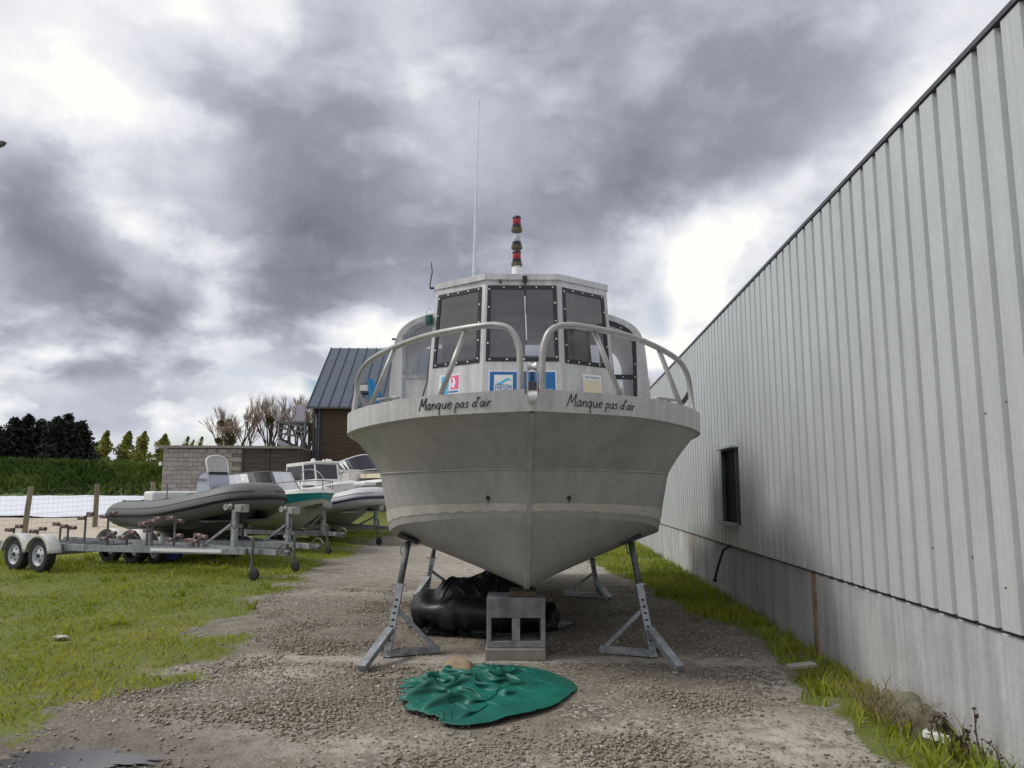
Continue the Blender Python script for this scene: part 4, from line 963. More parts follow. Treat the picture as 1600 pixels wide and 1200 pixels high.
TEAL = mat('teal_stripe', (.012, .24, .25), .08, 3, .35); HULLW = mat('grey_white_hull', (.42, .41, .38), .1, 3, .4)
tb, sh = speedboat((-4.42, 18.2, .12), rot_of(H2), 'white open motor boat with teal stripe and grey windscreen between the inflatables', 5.2, 2.1, .32, 1.06, .22, HULLW, GEL, TEAL, bandh=(.42, .97))
wsl = spline([(-3.2, .98, 1.22), (-2.3, .86, 1.27), (-1.6, .4, 1.33), (-1.50, 0, 1.34)], 5); wsl = wsl + [Vector((p.x, -p.y, p.z)) for p in wsl[::-1][1:]]
wst = [Vector((p.x - .36, p.y * .92, p.z + .46)) for p in wsl]
MB().loft([wsl, wst]).build('windscreen', glassmat('smoked_acrylic', (.42, .41, .40), .0, .2, (.6, .6, .6)), tb)
MB().tube(wst, .014, 6).build('windscreen_rail', GALVD, tb)
rl_ = MB(); top_ = []
for k in (12, 14, 16, 18, 20, 21):
    for s in (1, -1):
        p = sh[k]; rl_.tube([(p.x, s * p.y * .95, p.z + .06), (p.x - .02, s * p.y * .93, p.z + .28)], .010, 6)
pth = [Vector((p.x - .02, p.y * .93, p.z + .28)) for p in sh[12:]]; rl_.tube(pth + [Vector((p.x, -p.y, p.z)) for p in pth[::-1][1:]], .011, 6); rl_.build('bow_rail', GALVD, tb)
MB().box((-.6, 0, 1.42), (.25, .18, .06)).build('deck_cleat', GALVD, tb)
trailer((-6.9, 20.55, 0), rot_of(H2), 'dark weathered trailer under the teal striped motor boat', 1, 4.05, .55, .28, [(1.6, 0, .6, .2)], 3.35, 1.08, rollm=ROLL, jx=-.35)
rib((-3.62, 21.0, .05), rot_of(40), 'pale grey inflatable boat with navy strake, beside the big hull', 4.2, .75, .25, .92, .32, TUBE2, BANDB, HULLP, console=False)
MB().box((-4.0, 20.95, 1.68), (.4, .22, .09), Matrix.Rotation(-R(40), 3, 'Z'))
bs_ = MB().box((-.55, 0, 1.58), (.5, .4, .1)).build('bow_step', GEL, bpy.data.objects['inflatable_boat.001']); bevel(bs_, .03, 2)
trailer((-6.0, 23.2, 0), rot_of(40), 'small dark trailer under the pale grey inflatable', 1, 3.75, .5, .27, [], 3.0, .95, jx=-.5)
# cabin boat with a visor roof
cbt, sh = speedboat((-4.6, 22.8, .5), rot_of(48), 'white cabin motor boat with dark windows and flat visor roof behind the teal boat', 6.0, 2.3, .4, 1.25, .35, GEL, GEL)
cbt.scale = (.72, .72, .72)
base_ = [Vector((-2.2, -.55, 1.5)), Vector((-2.2, .55, 1.5)), Vector((-2.75, .85, 1.45)), Vector((-4.4, .88, 1.4)), Vector((-4.4, -.88, 1.4)), Vector((-2.75, -.85, 1.45))]
topc = [p + Vector((-.28 if i < 2 else -.16 if i in (2, 5) else 0, 0, 1.0)) for i, p in enumerate(base_)]
mb = MB(); panes = []
for k in range(6):
    c_ = [base_[k], base_[(k + 1) % 6], topc[(k + 1) % 6], topc[k]]; hh = (.05, .95, .30, .93); framed(c_, hh, .02, mb); panes.append((c_, hh))
cabp = mb.build('cabin', GEL, cbt)
for c_, hh in panes:
    MB().quad(*[pt(c_, u, v_) for u, v_ in ((hh[0], hh[2]), (hh[1], hh[2]), (hh[1], hh[3]), (hh[0], hh[3]))]).build('window', mat('cabin_glass', (.03, .032, .04), .1, 3, .08), cabp)
mb = MB(); mb.quad(*[p + Vector((.12 if p.x > -3 else 0, 0, .0)) for p in topc]); mb.quad(*[p + Vector((.1 if p.x > -3 else 0, 0, .07)) for p in topc])
a_ = [p + Vector((.12 if p.x > -3 else 0, 0, 0)) for p in topc]; b2 = [p + Vector((.1 if p.x > -3 else 0, 0, .07)) for p in topc]; mb.loft([a_ + a_[:1], b2 + b2[:1]]); cr_ = mb.build('cabin_roof', GEL, cbt)
mb = MB()
for (x, y) in ((-2.7, .2), (-3.1, -.3), (-3.4, .4), (-3.0, .5), (-2.65, -.5)): mb.lathe([(.0, .12), (.06, .1), (.09, .02), (.09, 0)], (x, y, 2.56), 'z', 10)
tag(mb.build('roof_fittings', WHITE, cr_, auto=40), kind='stuff')
MB().tube(spline([(-1.0, .7, 1.6), (-1.6, .85, 2.1), (-2.6, .95, 2.15), (-2.9, .95, 1.6)], 5), .015, 6).tube(spline([(-1.0, -.7, 1.6), (-1.6, -.85, 2.1), (-2.6, -.95, 2.15), (-2.9, -.95, 1.6)], 5), .015, 6).build('grab_rail', GALV, cbt)
# cruiser with curved windscreen and cream sun pad
cz, sh = speedboat((-3.1, 24.6, .25), rot_of(40), 'white cruiser with curved windscreen and cream foredeck pad, partly hidden by the big hull', 6.5, 2.4, .5, 1.22, .30, HULLW, GEL)
MB().box((-1.55, 0, 1.66), (1.3, 1.1, .14)).build('sun_pad', CREAM, cz)
MB().box((-2.6, 0, 1.66), (1.0, 1.7, .42)).build('coachroof', GEL, cz)
wsl = spline([(-3.3, 1.0, 1.75), (-2.5, .85, 1.8), (-2.05, .45, 1.83), (-1.95, 0, 1.84)], 5); wsl = wsl + [Vector((p.x, -p.y, p.z)) for p in wsl[::-1][1:]]
wst = [Vector((p.x - .45, p.y * .88, p.z + .55 * (1 - (p.y / 1.3) ** 2))) for p in wsl]
MB().loft([wsl, wst]).build('windscreen', mat('smoked_screen', (.03, .032, .045), .2, 3, .25, spec=.3), cz); MB().tube(wst, .02, 6).build('windscreen_rail', WHITE, cz)
mb = MB(); pth = [Vector((p.x - .05, p.y * .93, p.z + .42)) for p in sh[13:]]; mb.tube(pth + [Vector((p.x, -p.y, p.z)) for p in pth[::-1][1:]], .013, 6)
for k in (13, 15, 17, 19):
    for s in (1, -1): mb.tube([(sh[k].x, s * sh[k].y * .95, sh[k].z + .05), (sh[k].x - .05, s * sh[k].y * .93, sh[k].z + .42)], .011, 6)
mb.build('bow_rail', GALV, cz)
MB().box((-.02, 0, 1.5), (.14, .1, .12)).build('anchor', RUBBER, cz)
# drums between the trailers
DRUMW = mat('white_plastic_drum', (.62, .62, .64), .06, 4, .4); DRUMB = mat('blue_plastic_drum', (.015, .05, .30), .1, 4, .35)
def drum(loc, rz, label, m, rr, ln):
    r_ = empty('plastic_drum', loc, rz, label, 'drum')
    MB().lathe([(0, 0), (rr * .86, 0), (rr * .97, .05), (rr, ln * .3), (rr * .965, ln * .33), (rr, ln * .36), (rr, ln * .64), (rr * .965, ln * .67), (rr, ln * .7), (rr * .97, ln - .05), (rr * .86, ln), (0, ln)], (0, 0, rr), 'x', 26).build('body', m, r_, auto=35)
    MB().lathe([(0, 0), (.05, 0), (.05, .03), (0, .03)], (ln, rr * .4, rr * 1.4), 'x', 12).build('cap', RUBBER, r_)
    return r_
drum((-7.25, 16.6, 0), R(-60), 'dark blue plastic drum lying under the dark grey inflatable', DRUMB, .26, .6)

# ================================================================== fence, sheet, bank
fx, fy = np.array([-15.2, 24.5]), np.array([1.2, 1.8])
fence = empty('wire_fence', (-15.2, 24.5, 0), 0, 'wooden post and wire fence in front of the pale gravel yard', 'fence')
POST = mat('fence_post_wood', (.22, .185, .125), .3, 5, .9, 0, .3, 30, stretch=(1, 1, .3))
wires = MB(); ks = [-4, -3, -2, -1, 0, 1, 1.95, 3, 4, 5]; tops = []
for k in ks:
    x, y = 1.2 * k, 1.8 * k; z = float(terr(-15.2 + x, 24.5 + y)); lean = .08 * math.sin(k * 2.3 + 1)
    mb = MB(); mb.tube([(x - lean * .4, y, z - .2), (x + .25 * lean, y, z + .7), (x + lean, y, z + 1.43)], [.085, .082, .075], 10); mb.build('post', POST, fence, auto=50)
    tops.append((x, y, z, lean))
for hh in np.arange(.12, 1.4, .15): wires.tube([(a + l * hh / 1.4, b, c_ + hh) for a, b, c_, l in tops], .0028, 4)
for a, b in zip(tops[:-1], tops[1:]):
    for t in np.linspace(0, 1, 15)[:-1]:
        p = Vector(a[:3]).lerp(Vector(b[:3]), t); wires.tube([p + Vector((0, 0, .1)), p + Vector((0, 0, 1.35))], .002, 3)
tag(wires.build('wire_mesh', GALVD, fence), kind='stuff')
# white ground sheet on the slope at the far edge of the gravel yard
xs2 = np.linspace(-75, -12.5, 160); v = []; ts = np.linspace(0, 1, 14)
for i, x in enumerate(xs2):
    for j, t in enumerate(ts):
        y = 29.8 + 12.4 * t + .8 * mnoise.noise(Vector((x * .3, t, 2))) * (1 - t)
        v.append((x, y, float(terr(x, y)) + .05 + .06 * mnoise.noise(Vector((x * .5, y * .5, 4))) + .04 * mnoise.noise(Vector((x * 1.5, y * .6, 8)))))
ii = np.arange(len(xs2) * 14).reshape(len(xs2), 14); f = np.stack([ii[:-1, :-1], ii[1:, :-1], ii[1:, 1:], ii[:-1, 1:]], -1).reshape(-1, 4)
wsx = add('ground_sheet', npmesh('ground_sheet', v, f, True), mat('white_fleece_sheet', (.66, .68, .74), .06, 2, .7, 0, .1, 5)); tag(wsx, 'long white ground sheet spread beyond the gravel yard', 'ground sheet')
# green bank behind it
BANK = mat('bank_grass', (.04, .08, .012), .45, 1.4, .9, 0, .6, 6, detail=9, col2=(.085, .14, .03))
xs3 = np.linspace(-120, -12.6, 330); prof = [(43.0, 0), (43.4, .2), (44.0, .7), (44.7, 1.2), (45.4, 1.55), (46.4, 1.68), (49, 1.7), (56, 1.5)]; v = []
for x in xs3:
    for (y, h__) in prof:
        nz = mnoise.noise(Vector((x * .35, y * .35, 1))) * .7 + mnoise.noise(Vector((x * 1.3, y * 1.3, 5))) * .35
        v.append((x, y + nz * .8, float(terr(x, 46)) - .15 + h__ * (1 + .13 * math.sin(x * .12) + nz * .25)))
ii = np.arange(len(xs3) * len(prof)).reshape(len(xs3), len(prof)); f = np.stack([ii[:-1, :-1], ii[1:, :-1], ii[1:, 1:], ii[:-1, 1:]], -1).reshape(-1, 4)
tag(add('grass_bank', npmesh('grass_bank', v, f, True), BANK), kind='structure')
def tufts(name, pos, hgt, wid, m, seed, lean=.35, nrm_spread=1.0):
    r2 = np.random.default_rng(seed); n_ = len(pos); a = r2.uniform(0, 2 * np.pi, n_); hh = hgt * r2.uniform(.5, 1.3, n_); ww = wid * r2.uniform(.6, 1.3, n_)
    dx, dy = np.cos(a), np.sin(a); la = r2.uniform(0, 2 * np.pi, n_); ll = lean * hh * r2.uniform(.2, 1.4, n_)
    b0 = pos + np.stack([dx * ww / 2, dy * ww / 2, 0 * a], 1); b1 = pos - np.stack([dx * ww / 2, dy * ww / 2, 0 * a], 1)
    mid = pos + np.stack([np.cos(la) * ll * .35, np.sin(la) * ll * .35, hh * .6], 1)
    m0 = mid + np.stack([dx * ww * .38, dy * ww * .38, 0 * a], 1); m1 = mid - np.stack([dx * ww * .38, dy * ww * .38, 0 * a], 1)
    tip = pos + np.stack([np.cos(la) * ll, np.sin(la) * ll, hh], 1)
    vv = np.stack([b0, b1, m1, m0, tip], 1).reshape(-1, 3); k = np.arange(n_) * 5
    f3 = np.concatenate([np.stack([k, k + 1, k + 2], 1), np.stack([k, k + 2, k + 3], 1), np.stack([k + 3, k + 2, k + 4], 1)])
    o = add(name, npmesh(name, vv, f3), m); return tag(o, kind='stuff')
def leafmat(name, c1, c2, tr=.25, scale=.5, rough=.6, c3=None):
    m = mat(name, c1, 0, scale, rough, 0, 0, 1, col2=c2, spec=.25, detail=8); t = m.node_tree; b = t.nodes['Principled BSDF']; o = t.nodes['Material Output']
    ramp_ = [q for q in t.nodes if q.type == 'VALTORGB'][0]
    if c3: e = ramp_.color_ramp.elements.new(.52); e.color = (*c3, 1)
    tl = t.nodes.new('ShaderNodeBsdfTranslucent'); mxs = t.nodes.new('ShaderNodeMixShader'); mxs.inputs[0].default_value = tr
    t.links.new(ramp_.outputs[0], tl.inputs[0]); t.links.new(b.outputs[0], mxs.inputs[1]); t.links.new(tl.outputs[0], mxs.inputs[2]); t.links.new(mxs.outputs[0], o.inputs[0]); return m
px_ = rng.uniform(-70, -12.7, 26000); tt = rng.uniform(0, 1, 26000) ** .8
py_ = np.interp(tt, [0, .1, .3, .5, .7, 1], [43.0, 43.4, 44, 44.7, 45.4, 46.4]); ph = np.interp(tt, [0, .1, .3, .5, .7, 1], [0, .2, .7, 1.2, 1.55, 1.68])
pz_ = np.array([float(z) for z in terr(px_, np.full_like(px_, 46))]) - .2 + ph * (1 + .13 * np.sin(px_ * .12))
tufts('bank_foliage', np.stack([px_, py_, pz_], 1), .50, .14, leafmat('bank_leaves', (.03, .065, .008), (.17, .21, .04), .25, .3, c3=(.065, .115, .018)), 3, 1.0)
# ================================================================== block shed
SHB = mat('shed_block', (.30, .265, .235), .2, 1.2, .9, 0, .3, 30, blotch=.2, rnd=True); MORT = mat('shed_mortar', (.20, .18, .16), .15, 6, .95)
DWOOD = mat('dark_weathered_boards', (.075, .062, .052), .4, 3, .9, 0, .3, 20, stretch=(.3, .3, 4))
shed = empty('block_shed', (-16.2, 36.0, .95), R(6), 'low block shed with flat roof and dark timber side beyond the dark inflatable', 'shed')
sw, shh = 3.55, 2.42
MB().box((sw / 2, 2.0, shh / 2 - .3), (sw - .01, 3.96, shh + .6)).build('wall', MORT, shed)
bw_, bhh = .445, .202; bm = MB().box((0, 0, 0), (bw_ - .014, .10, bhh - .014)).mesh('block')
bm_half = MB().box((0, 0, 0), (bw_ / 2 - .014, .10, bhh - .014)).mesh('block')
for r_i in range(12):
    z = bhh * (r_i + .5); x = 0
    off_ = (r_i % 2) * bw_ / 2
    if off_: add('block', bm_half, SHB, shed, (bw_ / 4, .0 + .006 * random.random(), z))
    for k in range(8):
        xx = off_ + bw_ * (k + .5)
        if xx + bw_ / 2 <= sw + .01: add('block', bm, SHB, shed, (xx, .0 + .008 * random.random(), z))
    if off_: add('block', bm_half, SHB, shed, (sw - bw_ / 4, .0, z))
mb = MB(); mb.box((sw / 2 + 1.2, 2.0, shh + .09), (sw + 2.9, 4.5, .11), Matrix.Rotation(R(0), 3, 'Y')); mb.build('roof_slab', mat('roof_edge', (.24, .21, .185), .2, 3, .9), shed)
MB().box((sw + 1.35, 2.0, shh / 2 - .1), (2.66, 3.9, shh + .2)).build('timber_side', DWOOD, shed)
mb = MB()
for k in range(22): mb.box((sw + 1.35, -.03 + .012 * (k % 2) + .02, .05 + k * .113), (2.66, .02, .106))
tag(mb.build('boarding', DWOOD, shed), kind='stuff')
for x in (sw + .03, sw + 1.2, sw + 2.6): MB().box((x, -.055, 1.2), (.09, .05, 2.45)).build('corner_post', DWOOD, shed)
for x in (1.9, 2.4, 2.9, 3.3): MB().box((x, -.07, shh - .05), (.025, .02, .28)).build('roof_strap', GALVD, shed)
MB().box((-.1, -.05, 1.72), (.12, .12, .16)).build('wall_lamp', WHITE, shed)
# ================================================================== timber house with metal roof
ROOFM = mat('blue_grey_metal_roof', (.075, .095, .125), .1, 1.5, .42, .3); BROWN = mat('brown_larch_cladding', (.050, .032, .019), .5, 3, .85, 0, .2, 20, stretch=(.25, .25, 5), col2=(.125, .082, .05))
hs = empty('timber_house', (-10.3, 40.0, .9), R(2), 'brown timber house with steep blue-grey metal roof behind the boats', 'house')
HL, HD, EZ, RZ = 9.0, 10.6, 4.88, 8.95
MB().box((HL / 2, HD / 2, EZ / 2), (HL - .1, HD - .1, EZ - .02)).build('wall', DWOOD, hs)
mb = MB()
for k in range(36): mb.box((HL / 2 + .2, .02 + .012 * (k % 2), .1 + k * .133), (HL - .5, .03, .120))
tag(mb.build('cladding_boards', BROWN, hs), kind='stuff')
for x in (.03, .28): MB().box((x, -.03, EZ / 2), (.10, .08, EZ)).build('corner_trim', TRIM, hs)
MB().tube([(.16, -.08, 0), (.16, -.08, EZ - .1)], .05, 10).build('downpipe', TRIM, hs, smooth=True)
for (y0, z0_, y1, z1_) in ((-.35, EZ - .05, HD / 2, RZ), (HD + .35, EZ - .05, HD / 2, RZ)):
    npan = 18; pw = (HL + .6) / npan
    for k in range(npan):
        x0 = -.3 + k * pw; m_ = MB(); d = Vector((0, y1 - y0, z1_ - z0_)); up = d.normalized().cross(Vector((1, 0, 0))); up = up if up.z > 0 else -up
        a, b = Vector((x0, y0, z0_)), Vector((x0 + pw - .012, y0, z0_))
        m_.quad(a, b, b + d, a + d); m_.quad(a - up * .05, a + d - up * .05, b + d - up * .05, b - up * .05); m_.quad(a, a - up * .05, b - up * .05, b); m_.quad(a, a + d, a + d - up * .05, a - up * .05); m_.quad(b, b - up * .05, b + d - up * .05, b + d)
        m_.bar(a + Vector((.02, 0, 0)) + up * .03, a + d + Vector((.02, 0, 0)) + up * .03, .03, .07, up); m_.build('roof_panel', ROOFM, hs)
MB().box((HL / 2, -.38, EZ - .1), (HL + .62, .12, .1)).build('gutter', TRIM, hs)
mb = MB(); mb.quad((-.01, 0, EZ - .02), (-.01, HD, EZ - .02), (-.01, HD / 2, RZ - .06)); mb.build('gable', DWOOD, hs)
sk = MB().box((2.3, 1.15, EZ + 1.05), (.9, .9, .5)).build('dormer', TRIM, hs); MB().box((2.3, .69, EZ + 1.08), (.7, .02, .32)).build('pane', GEL, sk)
# outside staircase
stair = empty('outside_staircase', (-11.7, 39.2, .85), 0, 'grey steel outside staircase with landing beside the timber house', 'staircase')
for (x, y) in ((-.05, 0), (.35, .1), (1.1, .1), (1.1, 1.2)): MB().box((x, y, 2.0), (.14, .14, 4.0)).build('post', DWOOD if x < .5 else TRIM, stair)
MB().bar((-.15, -.1, 3.05), (1.25, -.1, 2.35), .08, .24).build('stringer', GALV, stair)
MB().bar((-.1, 1.0, 3.05), (1.25, 1.0, 2.35), .08, .24).build('stringer', GALVD, stair)
for k in range(7):
    t = k / 6; MB().box((-.1 + 1.3 * t, .45, 3.15 - .66 * t), (.26, 1.0, .05)).build('tread', GALVD, stair)
for z in (3.35, 3.62, 3.9): MB().bar((-.15, -.12, z + .12), (1.2, -.12, z - .10), .04, .10).build('rail_board', GALVD, stair)
MB().box((.55, .5, 4.02), (1.5, 1.3, .1)).build('landing', GALVD, stair)
MB().box((.95, -.12, 4.45), (.45, .05, .8)).build('balustrade_panel', mat('pale_panel', (.38, .36, .44), .1, 4, .6), stair)
for x in (-.15, .4, 1.2): MB().tube([(x, -.12, 3.3), (x, -.12, 4.9)], .025, 6).build('baluster', GALV, stair)
MB().tube([(-.15, -.12, 4.15), (.4, -.12, 4.8), (1.2, -.12, 4.9)], .025, 6).build('handrail', GALV, stair)

# ================================================================== trees and far hill
def leaf_cloud(pts, size, seed, flat=.0):
    r2 = np.random.default_rng(seed); n_ = len(pts); d1 = r2.normal(size=(n_, 3)); d1 /= np.linalg.norm(d1, axis=1)[:, None]; d2 = r2.normal(size=(n_, 3)); d2 -= d1 * (d1 * d2).sum(1)[:, None]; d2 /= np.linalg.norm(d2, axis=1)[:, None]
    s_ = (size * r2.uniform(.5, 1.3, n_))[:, None]; v = np.stack([pts - d1 * s_, pts - d2 * s_ * .5, pts + d1 * s_, pts + d2 * s_ * .5], 1).reshape(-1, 3); k = np.arange(n_) * 4
    return v, np.stack([k, k + 1, k + 2, k + 3], 1)
CONIF = leafmat('conifer_needles', (.008, .013, .010), (.024, .034, .022), .05, .8); BARK = mat('tree_bark', (.06, .05, .04), .3, 6, .95)
def conifer(x, y, hgt, wid, seed, label):
    zb_ = float(terr(x, min(y, 46))) ; t_ = empty('conifer_tree', (x, y, zb_), 0, label, 'conifer', 'dark conifers beyond the bank')
    r2 = np.random.default_rng(seed); P = []
    for k in range(230):
        h_ = r2.uniform(.04, 1) ** .9; rad = wid * (1 - h_) ** .6 * (.6 + .6 * r2.random()); a = r2.uniform(0, 2 * np.pi); nn = int(26 + 40 * (1 - h_))
        rr = rad * r2.uniform(.15, 1, nn); P.append(np.stack([np.cos(a) * rr + r2.normal(0, .16, nn), np.sin(a) * rr + r2.normal(0, .16, nn), h_ * hgt + .22 * rr + r2.normal(0, .14, nn)], 1))
    v, f = leaf_cloud(np.concatenate(P), .22, seed); add('crown', npmesh('crown', v, f), CONIF, t_)
    MB().tube([(0, 0, 0), (0, 0, hgt * .5), (0, 0, hgt * .97)], [.22, .13, .02], 7).build('trunk', BARK, t_)
cl_ = ['leftmost in the clump at the photo edge', 'second from the left in the clump', 'third from the left, tall and pointed', 'fourth from the left in the clump', 'fifth from the left, a tall one', 'sixth from the left, stepping down', 'rightmost in the clump, beside the poplars']
for k, (px, top, wd) in enumerate(((-6, 668, 3.0), (24, 656, 2.7), (46, 651, 2.6), (66, 658, 2.9), (90, 655, 2.7), (108, 651, 2.8), (128, 662, 2.6))):
    yy = 84 + (k * 37 % 7) * .8; p = at(px, top, yy); conifer(p.x, yy, p.z - float(terr(p.x, 46)), wd, 20 + k, 'dense dark conifer, ' + cl_[k])
POP = leafmat('poplar_leaves', (.13, .15, .028), (.27, .28, .06), .3, .5)
def poplar(x, y, hgt, wid, seed, label, dens=900):
    zb_ = float(terr(x, 46)); t_ = empty('poplar_tree', (x, y, zb_), 0, label, 'poplar', 'young poplars in a row'); r2 = np.random.default_rng(seed)
    h_ = r2.uniform(.12, 1, dens); rad = .78 * wid * np.sin(np.clip(h_ * 1.0, 0, 1) ** 1.15 * np.pi) ** .75 * r2.uniform(.05, 1, dens) * (1 + .3 * np.sin(h_ * 23 + seed)); a = r2.uniform(0, 2 * np.pi, dens)
    pts = np.stack([np.cos(a) * rad + .9 * h_ ** 2, np.sin(a) * rad, h_ * hgt], 1); v, f = leaf_cloud(pts, .26, seed); add('crown', npmesh('crown', v, f), POP, t_)
    mb = MB(); mb.tube([(0, 0, 0), (.15, 0, hgt * .6), (.45, 0, hgt * .97)], [.12, .06, .015], 6)
    for k in range(12):
        hh = hgt * (.2 + .06 * k); a = k * 2.4; mb.tube([(.1, 0, hh), (.1 + math.cos(a) * wid * .6, math.sin(a) * wid * .6, hh + .9)], [.03, .008], 4)
    mb.build('trunk', BARK, t_)
pl = ['slender yellow-green poplar just right of the dark conifers', 'slender yellow-green poplar, second right of the conifers', 'small thin poplar between the second and fourth of the row', 'slender yellow-green poplar, fourth right of the conifers, tallest', 'slender yellow-green poplar just left of the block shed', 'tiny sparse poplar above the left end of the shed roof', 'tiny sparse poplar leaning above the shed roof, left of a twin', 'tiny sparse poplar leaning above the shed roof, right of a twin', 'thin poplar above the shed roof beside the bare trees']
for k, (px, top, wd, dn) in enumerate(((158, 674, 1.6, 2300), (187, 674, 1.7, 2300), (205, 684, 1.3, 900), (217, 675, 1.6, 2200), (244, 678, 1.6, 2000), (275, 681, .9, 400), (293, 688, .8, 300), (302, 682, .8, 360), (331, 680, .9, 360))):
    p = at(px, top, 108); poplar(p.x, 108 + k % 3, p.z - 1.3, wd, 60 + k, pl[k], dn)
TWIG = mat('bare_twigs', (.27, .205, .16), .25, 3, .9); MIST = leafmat('mistletoe_leaves', (.035, .045, .012), (.08, .09, .025), .2, 1.0)
def bare(x, y, hgt, seed, label, spread=.34, mist=3, levels=5):
    t_ = empty('bare_tree', (x, y, float(terr(x, 46))), 0, label, 'bare tree', 'bare trees behind the shed and beyond the boat'); rr_ = random.Random(seed); mb = MB(); twv, tw = MB(), []
    nodes_ = []
    def grow(p, d, ln, rad, lv):
        q = p + d * ln * .5 + Vector((rr_.gauss(0, .04), rr_.gauss(0, .04), 0)) * ln; e = p + d * ln
        (mb if lv > 1 else twv).tube([p, q, e], [rad, rad * .85, rad * .68], 5 if lv > 2 else 3, False)
        if lv in (2, 3): nodes_.append(e)
        if lv == 0: return
        for k in range(rr_.choice((2, 3, 3)) if lv > 1 else 6):
            a = rr_.uniform(0, 6.283); sp = rr_.uniform(.5, 1.3) * spread
            nd_ = (d + Vector((math.cos(a) * sp * 1.15, math.sin(a) * sp * 1.15, .16))).normalized(); grow(p.lerp(e, rr_.uniform(.55, 1.0)), nd_, ln * rr_.uniform(.62, .82), max(rad * .6, .016), lv - 1)
    for k in range(2): grow(Vector((k * .25, 0, 0)), Vector((rr_.gauss(0, .12) + k * .12, rr_.gauss(0, .1), 1)).normalized(), hgt * .33, hgt * .017, levels)
    mb.build('trunk', BARK, t_); tag(twv.build('twigs', TWIG, t_), kind='stuff')
    for k in range(mist):
        c_ = nodes_[rr_.randrange(len(nodes_))]; r2 = np.random.default_rng(seed * 10 + k); pts = r2.normal(size=(260, 3)); pts = pts / np.linalg.norm(pts, axis=1)[:, None] * (rr_.uniform(.3, .55) * r2.uniform(.5, 1, 260)[:, None]) + np.array(c_)
        v, f = leaf_cloud(pts, .12, seed + k); add('mistletoe', npmesh('mistletoe', v, f), MIST, t_)
bl = ['wide bare tree at the left end of the bare group behind the shed', 'bare tree with mistletoe, second in the group behind the shed', 'tall bare tree with several mistletoe balls in the group behind the shed', 'tall upright bare tree in the middle of the group behind the shed', 'bare tree left of the outside staircase', 'bare tree right behind the outside staircase handrail']
for k, (px, top, mi, sp) in enumerate(((350, 632, 4, .42), (370, 604, 4, .34), (402, 600, 3, .32), (424, 598, 1, .30), (446, 600, 1, .30), (472, 606, 1, .32))):
    p = at(px, top, 88); bare(p.x, 88 + (k % 3) * 2, (p.z - 1.3) * .98, 100 + k, bl[k], sp, mi)
for k, (px, top) in enumerate(((1008, 556), (1026, 566), (990, 560))):
    p = at(px, top, 70); bare(p.x, 70 + k, p.z * .98, 130 + k, ('bare tree between the shelter and the warehouse roof line', 'bare tree just above the warehouse roof line beside the bow rail', 'bare tree seen through the clear shelter screen on the right')[k], .34, 0)
# far wooded ridge
v = []; xs5 = np.linspace(-900, 900, 240)
for x in xs5:
    h5 = 24 + 10 * mnoise.noise(Vector((x * .006, 0, 2))) + 3.5 * mnoise.noise(Vector((x * .05, 0, 7))) + 2.2 * mnoise.noise(Vector((x * .2, 0, 3)))
    v += [(x, 520, -2), (x, 560, h5 * .6), (x, 640, h5), (x, 800, h5 * .8)]
ii = np.arange(len(xs5) * 4).reshape(-1, 4); f = np.stack([ii[:-1, :-1], ii[1:, :-1], ii[1:, 1:], ii[:-1, 1:]], -1).reshape(-1, 4)
tag(add('far_hill', npmesh('far_hill', v, f, True), mat('far_woods', (.055, .065, .06), .35, .05, .95, 0, 0, 1, detail=9)), kind='structure')
# street lamp whose head just enters the frame at the left edge
lmp = empty('street_lamp', tuple(at(-70, 700, 30) * Vector((1, 1, 0)) if False else (-21.4, 30, .3)), 0, 'street lamp whose dark head just pokes in at the left edge of the sky', 'street lamp')
hd = at(10, 223, 30) - Vector((-21.4, 30, .3))
MB().tube([(0, 0, 0), (0, 0, hd.z - .3)], [.09, .06], 10).build('pole', GALVD, lmp, smooth=True)
MB().tube([(0, 0, hd.z - .3), (hd.x * .35, hd.y, hd.z - .18), (hd.x - .7, hd.y, hd.z - .14)], .04, 8).build('arm', GALVD, lmp, smooth=True)
mb = MB(); rows = []
for t, hw, hh in ((0, .06, .05), (.2, .13, .1), (.6, .14, .11), (.85, .10, .08), (1, .02, .02)):
    cx = hd.x - .85 + .85 * t; cz_ = hd.z - .14 + .14 * t
    rows.append([(cx, hd.y - hw, cz_ - hh), (cx, hd.y + hw, cz_ - hh), (cx, hd.y + hw * .7, cz_ + hh), (cx, hd.y - hw * .7, cz_ + hh)])
mb.loft(rows, True); mb.build('lamp_head', mat('lamp_head_dark', (.05, .04, .045), .1, 5, .5), lmp)

# ================================================================== grass, stones and small things
def ground_z(x, y): return terr(x, y)
GR = leafmat('grass_blades', (.12, .19, .014), (.52, .48, .065), .42, .45, c3=(.30, .34, .034)); DRY = leafmat('dry_grass', (.14, .115, .05), (.26, .21, .10), .25, 2.0)
def scatter(n_, x0, x1, y0, y1, thr, seed):
    r2 = np.random.default_rng(seed); x = r2.uniform(x0, x1, n_); y = r2.uniform(y0 ** .6, y1 ** .6, n_) ** (1 / .6); g_, yd = grass_mask(x, y); keep = r2.random(n_) < np.clip((g_ - thr) / (1 - thr), 0, 1) * (yd < .3) * np.clip(.75 + 1.3 * fnoise(x, y, .8, 31.) + .7 * fnoise(x, y, 2.4, 17.), .12, 1)
    x, y = x[keep], y[keep]; return np.stack([x, y, ground_z(x, y) - .004], 1)
p1 = scatter(120000, -14, -1.5, 3.6, 20, .25, 1); tufts('short_grass', p1, .045, .012, GR, 11, .9)
p2 = scatter(26000, -16, -2.2, 14, 30, .3, 2); tufts('field_grass', p2, .07, .03, GR, 12, .8)
